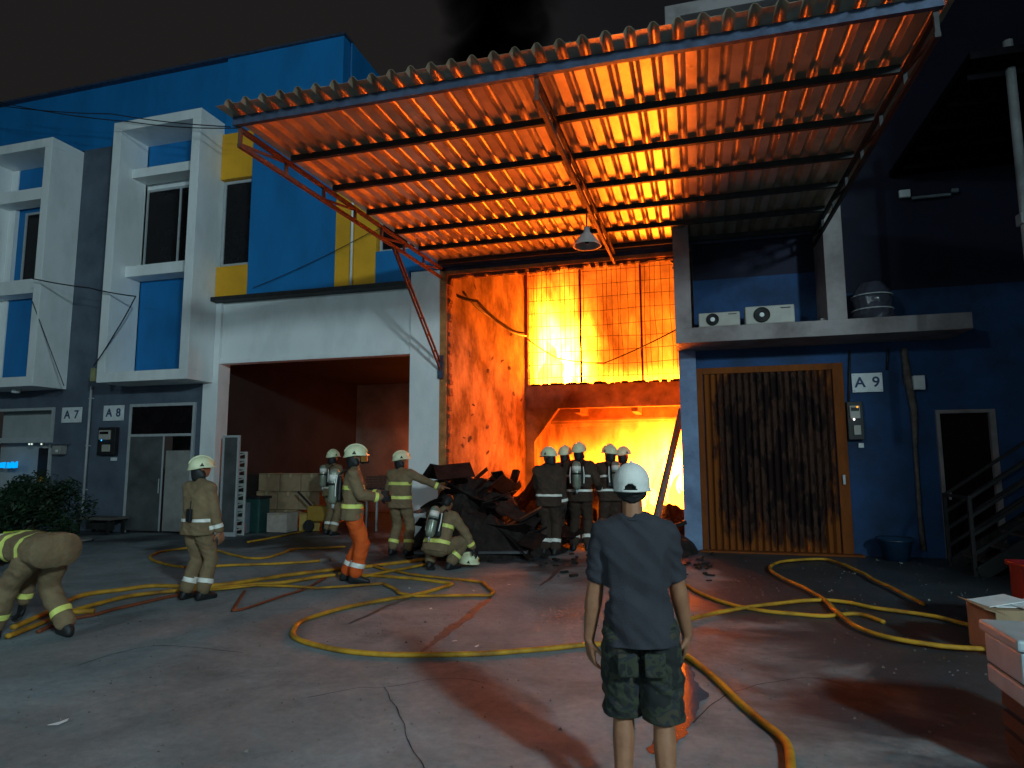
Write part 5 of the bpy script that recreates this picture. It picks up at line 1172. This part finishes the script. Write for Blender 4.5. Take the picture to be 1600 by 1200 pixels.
carton(432, 822, 13.75, .55, .45, .45, 'pale cardboard box on the floor in front of the garage stack', z=.01, m=mat('pale_cardboard', (.42,.36,.32), .85))
carton(484, 800, 14.2, .5, .42, .45, 'yellowish cardboard box on the floor right of the garage stack', z=.01, rz=.3, m=mat('yellow_cardboard', (.40,.26,.07), .85))
p = W(396, 826, 13.7)
o = thing('storage_bin', 'dark green storage bin at the garage doorway', 'bin', (p.x, 13.6, 0)); M().box(-.22,.22,0,.4,0,.80).obj('body', mat('dark_green_plastic', (.02,.07,.065), .5), o, bevel=.02); M().box(-.25,.25,-.03,.43,.80,.86).obj('lid', blackm(), o, bevel=.01)
p = W(378, 828, 13.5)
o = thing('metal_cabinet', 'small blue grey metal cabinet left of the green bin', 'cabinet', (p.x, 13.5, 0)); M().box(-.13,.13,0,.35,0,.72).obj('body', mat('blue_grey_metal', (.16,.19,.24), .5), o, bevel=.008); M().box(-.09,.09,-.02,-.001,.05,.22).obj('orange_tag', orangec(), o)
# patterned screen panel
pa, pb = W(358,706,13.1), W(381,833,13.1)
o = thing('lattice_panel', 'tall pale perforated decorative panel leaning in the garage doorway', 'panel', ((pa.x+pb.x)/2-.02, 13.1, 0), math.radians(8))
wv_ = (pb.x-pa.x)/2; hp = pa.z; pm_ = mat('lattice_white', (.50,.52,.50), .6)
for x in (-wv_, wv_-.05): M().box(x, x+.05, -.02, .02, 0, hp).obj('stile', pm_, o)
nn = 10; rr = random.Random(8)
for k in range(nn+1): M().box(-wv_+.05, wv_-.05, -.02, .02, max(0,hp*k/nn-.03), min(hp, hp*k/nn+.03)).obj('rail', pm_, o)
for k in range(nn):
    z = hp*(k+.5)/nn; M().beam((-wv_+.05,0,z-.05), (wv_-.05,0,z+.05), .03, .035, up=(0,1,0)).obj('scroll', pm_, o); M().beam((-wv_+.05,0,z+.05), (rr.uniform(-.02,.05),0,z-.02), .03, .035, up=(0,1,0)).obj('scroll', pm_, o)
# open glass door leaf of the garage office
ga = W(338,680,12.8); gb = W(366,835,12.8)
o = thing('glass_door', 'pale framed glass door leaf standing open beside the white column', 'door', (gb.x, 12.86, 0))
hg = W(366,680,12.8).z; wd_ = .46
m = M().box(-wd_,-wd_+.05,-.03,.02,0,hg).box(-.05,0,-.03,.02,0,hg).box(-wd_+.05,-.05,-.03,.02,hg-.05,hg).box(-wd_+.05,-.05,-.03,.02,0,.09)
m.obj('frame', alu(), o); M().box(-wd_+.05,-.05,-.012,.0,.09,hg-.05).obj('pane', dglass, o)
# table with stacked trays at the right of the garage
ta = W(612,722,14.4)
o = thing('steel_table', 'steel table with stacked dark trays by the white pillar', 'table', (ta.x+.1, 14.4, 0)); 
M().box(-.65,.55,-.3,.3,1.02,1.06).obj('table_top', steel_d(), o)
for x in (-.6,.5):
    for y in (-.25,.25): M().beam((x,y,0),(x,y,1.02),.04,.04).obj('leg', alu(), o)
tz = 1.061
for k in range(5):
    t_ = thing('tray', 'dark flat tray, %s of the stack on the steel table' % ['lowest','second lowest','middle','second highest','highest'][k], 'tray', (ta.x+.1+R_.uniform(-.03,.03), 14.4, tz), R_.uniform(-.04,.04), group='trays stacked on the steel table')
    M().box(-.58,.52,-.28,.28,0,.03).obj('base', steel_d(), t_); M().box(-.60,.54,-.30,-.281,0,.055).obj('rim', rust(), t_); M().box(-.60,.54,.281,.30,0,.055).obj('rim', rust(), t_); tz += .058
pz = W(566,770,14.0); o = thing('hose_reel_cart', 'yellow wheeled cart half hidden behind the firefighters', 'cart', (W(520,815,14.3).x-.25, 14.1, 0))
M().box(-.35,.35,0,.4,.25,.62).obj('body', mat('dull_yellow_metal', (.35,.20,.03), .6), o, bevel=.03); M().beam((-.35,.2,.6),(-.75,.2,.95),.04,.04).obj('handle', steel_d(), o)
for s in (-.25,.25): M().lathe([(.0001,-.03),(.14,-.03),(.15,0),(.14,.03),(.0001,.03)], (s,-.05,.15), 14, axis=(0,1,0)).obj('wheel', blackm(), o)

# ================================================================== LEFT FOREGROUND THINGS
def bush(loc, rx, ry, rz, n, label, seed):
    o = thing('bush', label, 'bush', loc); rr = random.Random(seed); lm = mat('dark_leaves', (.022,.050,.020), .6, col2=(.010,.024,.012), scale=5); m = M()
    cl = [(Vector((rr.gauss(0,.45)*rx, rr.gauss(0,.45)*ry, rz*(.35+.75*rr.random()))), rr.uniform(.22,.42)) for _ in range(26)]
    for k in range(n):
        c, r = rr.choice(cl); d = Vector((rr.gauss(0,1), rr.gauss(0,1), rr.gauss(0,1))).normalized()*r*rr.random()**.4; p = c+d; p.z = max(.03, p.z)
        l = rr.uniform(.035,.075); a = Vector((rr.gauss(0,1), rr.gauss(0,1), rr.gauss(0,.6))).normalized(); b_ = a.cross(Vector((rr.random(), rr.random(), 1))).normalized()
        m.add([p-a*l, p+b_*l*.38+Vector((0,0,l*.2)), p+a*l, p-b_*l*.38+Vector((0,0,l*.2))], [(0,1,2,3)])
    f = m.obj('foliage', lm, o)
    for k in range(7):
        e = Vector((rr.gauss(0,.4)*rx, rr.gauss(0,.4)*ry, rz*rr.uniform(.6,1))); M().tube([(0,0,0), e*.5+Vector((0,0,.1)), e], [.03,.018,.006], 6).obj('stem', mat('bark', (.07,.05,.035), .9), o)
bp_ = G(50, 868); bush((bp_.x-.3, bp_.y+.2, 0), 1.0, .8, 1.15, 9000, 'dark rounded bush at the left edge in front of the shop window', 2)
p = G(155, 834); o = thing('bench', 'low dark bench against the slate wall', 'bench', (p.x, 12.55, 0))
M().box(-.55,.55,-.25,.3,.34,.40).obj('seat', mat('dim_wood', (.12,.11,.10), .6), o, bevel=.01)
for x in (-.48,.42):
    for y in (-.2,.22): M().box(x,x+.06,y,y+.05,0,.339).obj('leg', steel_d(), o)
M().box(-.42,.42,.0,.03,.1,.3).obj('back_panel', steel_d(), o)
p = G(113, 846); o = thing('manhole_cover', 'pale round cover lying on the ground near the bush', 'cover', (p.x, p.y, .004)); M().lathe([(.0001,.05),(.34,.05),(.38,.03),(.38,0)], n=20).obj('lid', grey, o, smooth=False); M().lathe([(.40,.0),(.40,.02),(.381,.02)], n=20).obj('rim', steel_d(), o)
# litter, each scrap a thing
rr = random.Random(3)
def scrap(px, py, s, label, m=None):
    p = G(px, py); o = thing('paper_scrap', label, 'litter', (p.x, p.y, .006), rr.uniform(0,6), group='pale scraps on the ground'); 
    v = [Vector((s*math.cos(a)*rr.uniform(.5,1.1), s*.5*math.sin(a)*rr.uniform(.5,1.1), rr.uniform(0,s*.25))) for a in [i*math.pi/3 for i in range(6)]]
    mm = M().add(v+[Vector((0,0,s*.12))], [(i,(i+1)%6,6) for i in range(6)]); q_ = mm.obj('sheet', m or signwhite, o); q_.modifiers.new('t','SOLIDIFY').thickness = .002
    M().add([(0,0,s*.12+.003),(s*.3,.02,s*.12+.006),(s*.2,s*.2,s*.1+.012)], [(0,1,2)]).obj('torn_flap', m or signwhite, o)
scrap(93,1131,.07,'white crumpled scrap on the bare concrete at lower left')
scrap(745,1011,.035,'right of the two white scraps inside the big hose loop'); scrap(711,1003,.04,'left of the two white scraps inside the big hose loop')
scrap(673,952,.03,'pale scrap just above the big hose loop beside the wet streak'); scrap(795,914,.035,'pale scrap right of the kinked hose')
scrap(639,920,.022,'tiny white scrap inside the kinked hose'); scrap(740,924,.022,'tiny white scrap at the right end of the kinked hose')
scrap(1371,876,.05,'left of the two pale scraps before the blue wall'); scrap(1408,881,.05,'right of the two pale scraps before the blue wall')
# blue tub by the blue wall
p = W(1400, 862, 12.6); o = thing('plastic_tub', 'dark blue plastic tub at the foot of the blue wall', 'tub', (p.x, 12.6, 0)); M().lathe([(.0001,.03),(.20,.0),(.26,.36),(.28,.37),(.28,.33)], n=20).obj('body', mat('dark_blue_plastic', (.015,.05,.11), .4), o, smooth=True); M().lathe([(.281,.345),(.30,.36),(.281,.375)], n=20).obj('rim', mat('dark_blue_plastic', (.015,.05,.11), .4), o)

# ================================================================== RIGHT FOREGROUND THINGS
RX = 3.9
p = G(1600, 1215)
# white foam cooler on black crate
ya_ = 4.1; q = W(1540, 1060, ya_)
o = thing('black_crate', 'black plastic crate under the white cooler', 'crate', (q.x+.60, ya_+.15, 0)); top = W(1560,1108,ya_).z
ct = mat('dark_crate_plastic', (.02,.025,.03), .5)
M().box(-.34,.36,-.12,.36,0,.04).obj('base', ct, o)
for z in (.06,.17,.28): 
    if z+.09 < top: M().box(-.34,.36,-.13,-.10,z,z+.08).obj('slat', ct, o); M().box(-.35,-.32,-.13,.36,z,z+.08).obj('slat', ct, o)
for x in (-.35,.31): M().box(x,x+.05,-.135,-.09,0,max(.05,top-.01)).obj('corner_post', ct, o)
M().box(-.35,.36,-.10,.36,max(.05,top-.05),top-.004).obj('top_deck', ct, o)
o = thing('foam_cooler', 'white box with a pale lid and black seam on a black crate', 'cooler', (q.x+.60, ya_+.05, top)); hh_ = W(1560,1000,ya_).z-top
cw = mat('cooler_white', (.36,.42,.45), .5, var=.1)
M().box(-.42,.45,-.02,.44,0.0,hh_*.30).obj('lower_tray', cw, o, bevel=.012); M().box(-.41,.44,-.01,.43,hh_*.305,hh_*.33).obj('seam', blackm(), o); M().box(-.42,.45,-.02,.44,hh_*.335,hh_*.80).obj('body', cw, o, bevel=.012); M().box(-.41,.44,-.01,.43,hh_*.805,hh_*.82).obj('seam', blackm(), o); M().box(-.44,.47,-.04,.46,hh_*.825,hh_).obj('lid', cw, o, bevel=.015)
ctop = top+hh_
y2 = 6.6; q = W(1512, 990, y2); t2 = W(1512,950,y2).z
o = thing('cardboard_box', 'open cardboard box full of papers behind the white cooler', 'box', (q.x+.60, y2+.1, 0), .1, group='boxes at the right edge')
M().box(-.36,.3,0,.5,0,t2-.02).obj('carton', card, o, bevel=.006); 
fl_ = M().beam((-.36,-.01,t2-.02),(-.55,.0,t2+.04),.5,.006,up=(0,0,1)); fl_.obj('flap', card, o)
for k,(a_,b_) in enumerate((((-.30,.1),(.02,.3)),((-.1,.05),(.2,.35)),((-.28,.2),(.1,.45)))):
    M().box(a_[0],b_[0],a_[1],b_[1],t2-.015+.012*k,t2-.012+.012*k+.004).obj('paper', signwhite, o).rotation_euler = (.02*k,-.05*k,.15*k)
y3 = 7.0; q = W(1567, 885, y3); q2 = W(1567,948,y3-.3)
o = thing('red_crate', 'red plastic crate stacked at the right edge behind the papers', 'crate', (q.x+.66, y3, 0)); rc = mat('red_plastic', (.30,.012,.015), .45, var=.2)
for x0,x1,y0,y1 in ((-.42,.4,0,.03),(-.42,.4,.47,.5),(-.42,-.39,.03,.47),(.37,.4,.03,.47)): M().box(x0,x1,y0,y1,.0,q.z).obj('side', rc, o)
M().box(-.39,.37,.03,.47,.0,.03).obj('base', rc, o); M().box(-.45,.43,-.03,.53,q.z-.05,q.z-.001).obj('rim', rc, o, bevel=.01)
M().box(-.39,.37,.03,.47,.03,q.z*.6).obj('contents', blackm(), o)

# ================================================================== OPPOSITE ROW (behind the camera, bounces the street light)
OB = thing('opposite_building', 'white unit row across the yard, behind the photographer', 'building', (0, -15, 0))
ow = mat('opposite_white_wall', (.55,.57,.57), .8, var=.15, scale=1)
relo(OB, wallpanel(-24, 24, 0, 9, [(x, x+2.2, 4.8, 7.0) for x in range(-22, 22, 5)]+[(x, x+3.4, 0, 3.2) for x in range(-22, 20, 10)], -15.2, -15).obj('wall', ow, OB))
for x in range(-22, 22, 5): relo(OB, M().box(x, x+2.2, -15.15, -15.1, 4.8, 7.0).obj('window', glass(), OB))
for x in range(-22, 20, 10): relo(OB, M().box(x, x+3.4, -15.15, -15.1, 0, 3.2).obj('shutter', grey, OB))

# ================================================================== SMOKE
sm_m = bpy.data.materials.new('black_smoke'); sm_m.use_nodes = True; nt = sm_m.node_tree; nt.nodes.clear(); L = nt.links.new
cx_ = W(765,60,19).x
o_ = N(nt,'ShaderNodeOutputMaterial'); ab = N(nt,'ShaderNodeVolumeAbsorption'); ab.inputs[0].default_value = (.0,.0,.0,1); tc = N(nt,'ShaderNodeTexCoord'); n1 = N(nt,'ShaderNodeTexNoise'); n1.inputs['Scale'].default_value = .55; n1.inputs['Detail'].default_value = 5; n1.inputs['Distortion'].default_value = 1.2
L(tc.outputs['Object'], n1.inputs[0]); sp = N(nt,'ShaderNodeSeparateXYZ'); L(tc.outputs['Object'], sp.inputs[0])
def mm_(op, a, b, c=None):
    n = N(nt, 'ShaderNodeMath', operation=op)
    for i, v in enumerate((a, b, c)):
        if v is None: continue
        if isinstance(v, (int, float)): n.inputs[i].default_value = v
        else: L(v, n.inputs[i])
    return n.outputs[0]
dx = mm_('DIVIDE', mm_('SUBTRACT', sp.outputs[0], cx_), 2.1); dy = mm_('DIVIDE', mm_('SUBTRACT', sp.outputs[1], 19.5), 2.0)
dd = mm_('SQRT', mm_('ADD', mm_('MULTIPLY', dx, dx), mm_('MULTIPLY', dy, dy)), 0)
dn = mm_('ADD', mm_('SUBTRACT', 1.0, dd), mm_('MULTIPLY', mm_('SUBTRACT', n1.outputs['Fac'], .5), 1.9))
L(mm_('MULTIPLY', mm_('MAXIMUM', dn, 0.0), 2.2), ab.inputs['Density']); L(ab.outputs[0], o_.inputs['Volume'])
o = M().box(cx_-3.2, cx_+3.0, 16.6, 22.4, 8.8, 26).obj('smoke_plume', sm_m); o['kind'] = 'stuff'; o['label'] = 'black smoke column rising above the canopy'
rr = random.Random(77); gm = M()
for k in range(1500):
    x, y = rr.uniform(-7,4), rr.uniform(2.2,12.2); q = rr.uniform(.003,.011)*(1 if rr.random() < .93 else 1.8)
    gm.add([(x-q,y-q*.6,.001),(x+q,y-q*.5,.001),(x+q*.3,y+q,.001),(x,y,q*1.1)], [(0,1,3),(1,2,3),(2,0,3)])
g_ = gm.obj('grit', mat('grit_stone', (.20,.19,.18), .9, var=.6, scale=3)); g_['kind'] = 'stuff'; g_['label'] = 'grit and ash crumbs scattered over the concrete'
def crack(pts, w_):
    P = smooth_path([G(*p) for p in pts], 10); L_, R2 = [], []
    for i, p in enumerate(P):
        t = (P[min(i+1,len(P)-1)]-P[max(0,i-1)]).normalized(); n = Vector((-t.y,t.x,0)); j = n*noise.noise(p*4)*.03; a_ = w_*(.5+abs(noise.noise(p*9)))
        L_.append(p+j+n*a_); R2.append(p+j-n*a_)
    k = len(P); M().add([(p.x,p.y,.0045) for p in L_+R2], [(i,k+i,k+i+1,i+1) for i in range(k-1)]).obj('crack', mat('crack_dirt', (.03,.028,.028), .95), kind='structure')
crack([(600,1075),(625,1120),(640,1160),(668,1215)], .004); crack([(480,1090),(560,1075),(600,1075),(700,1060),(760,1068)], .005); crack([(120,1040),(240,1010),(380,1020)], .006); crack([(1080,1130),(1150,1080),(1260,1060),(1330,1075)], .006)
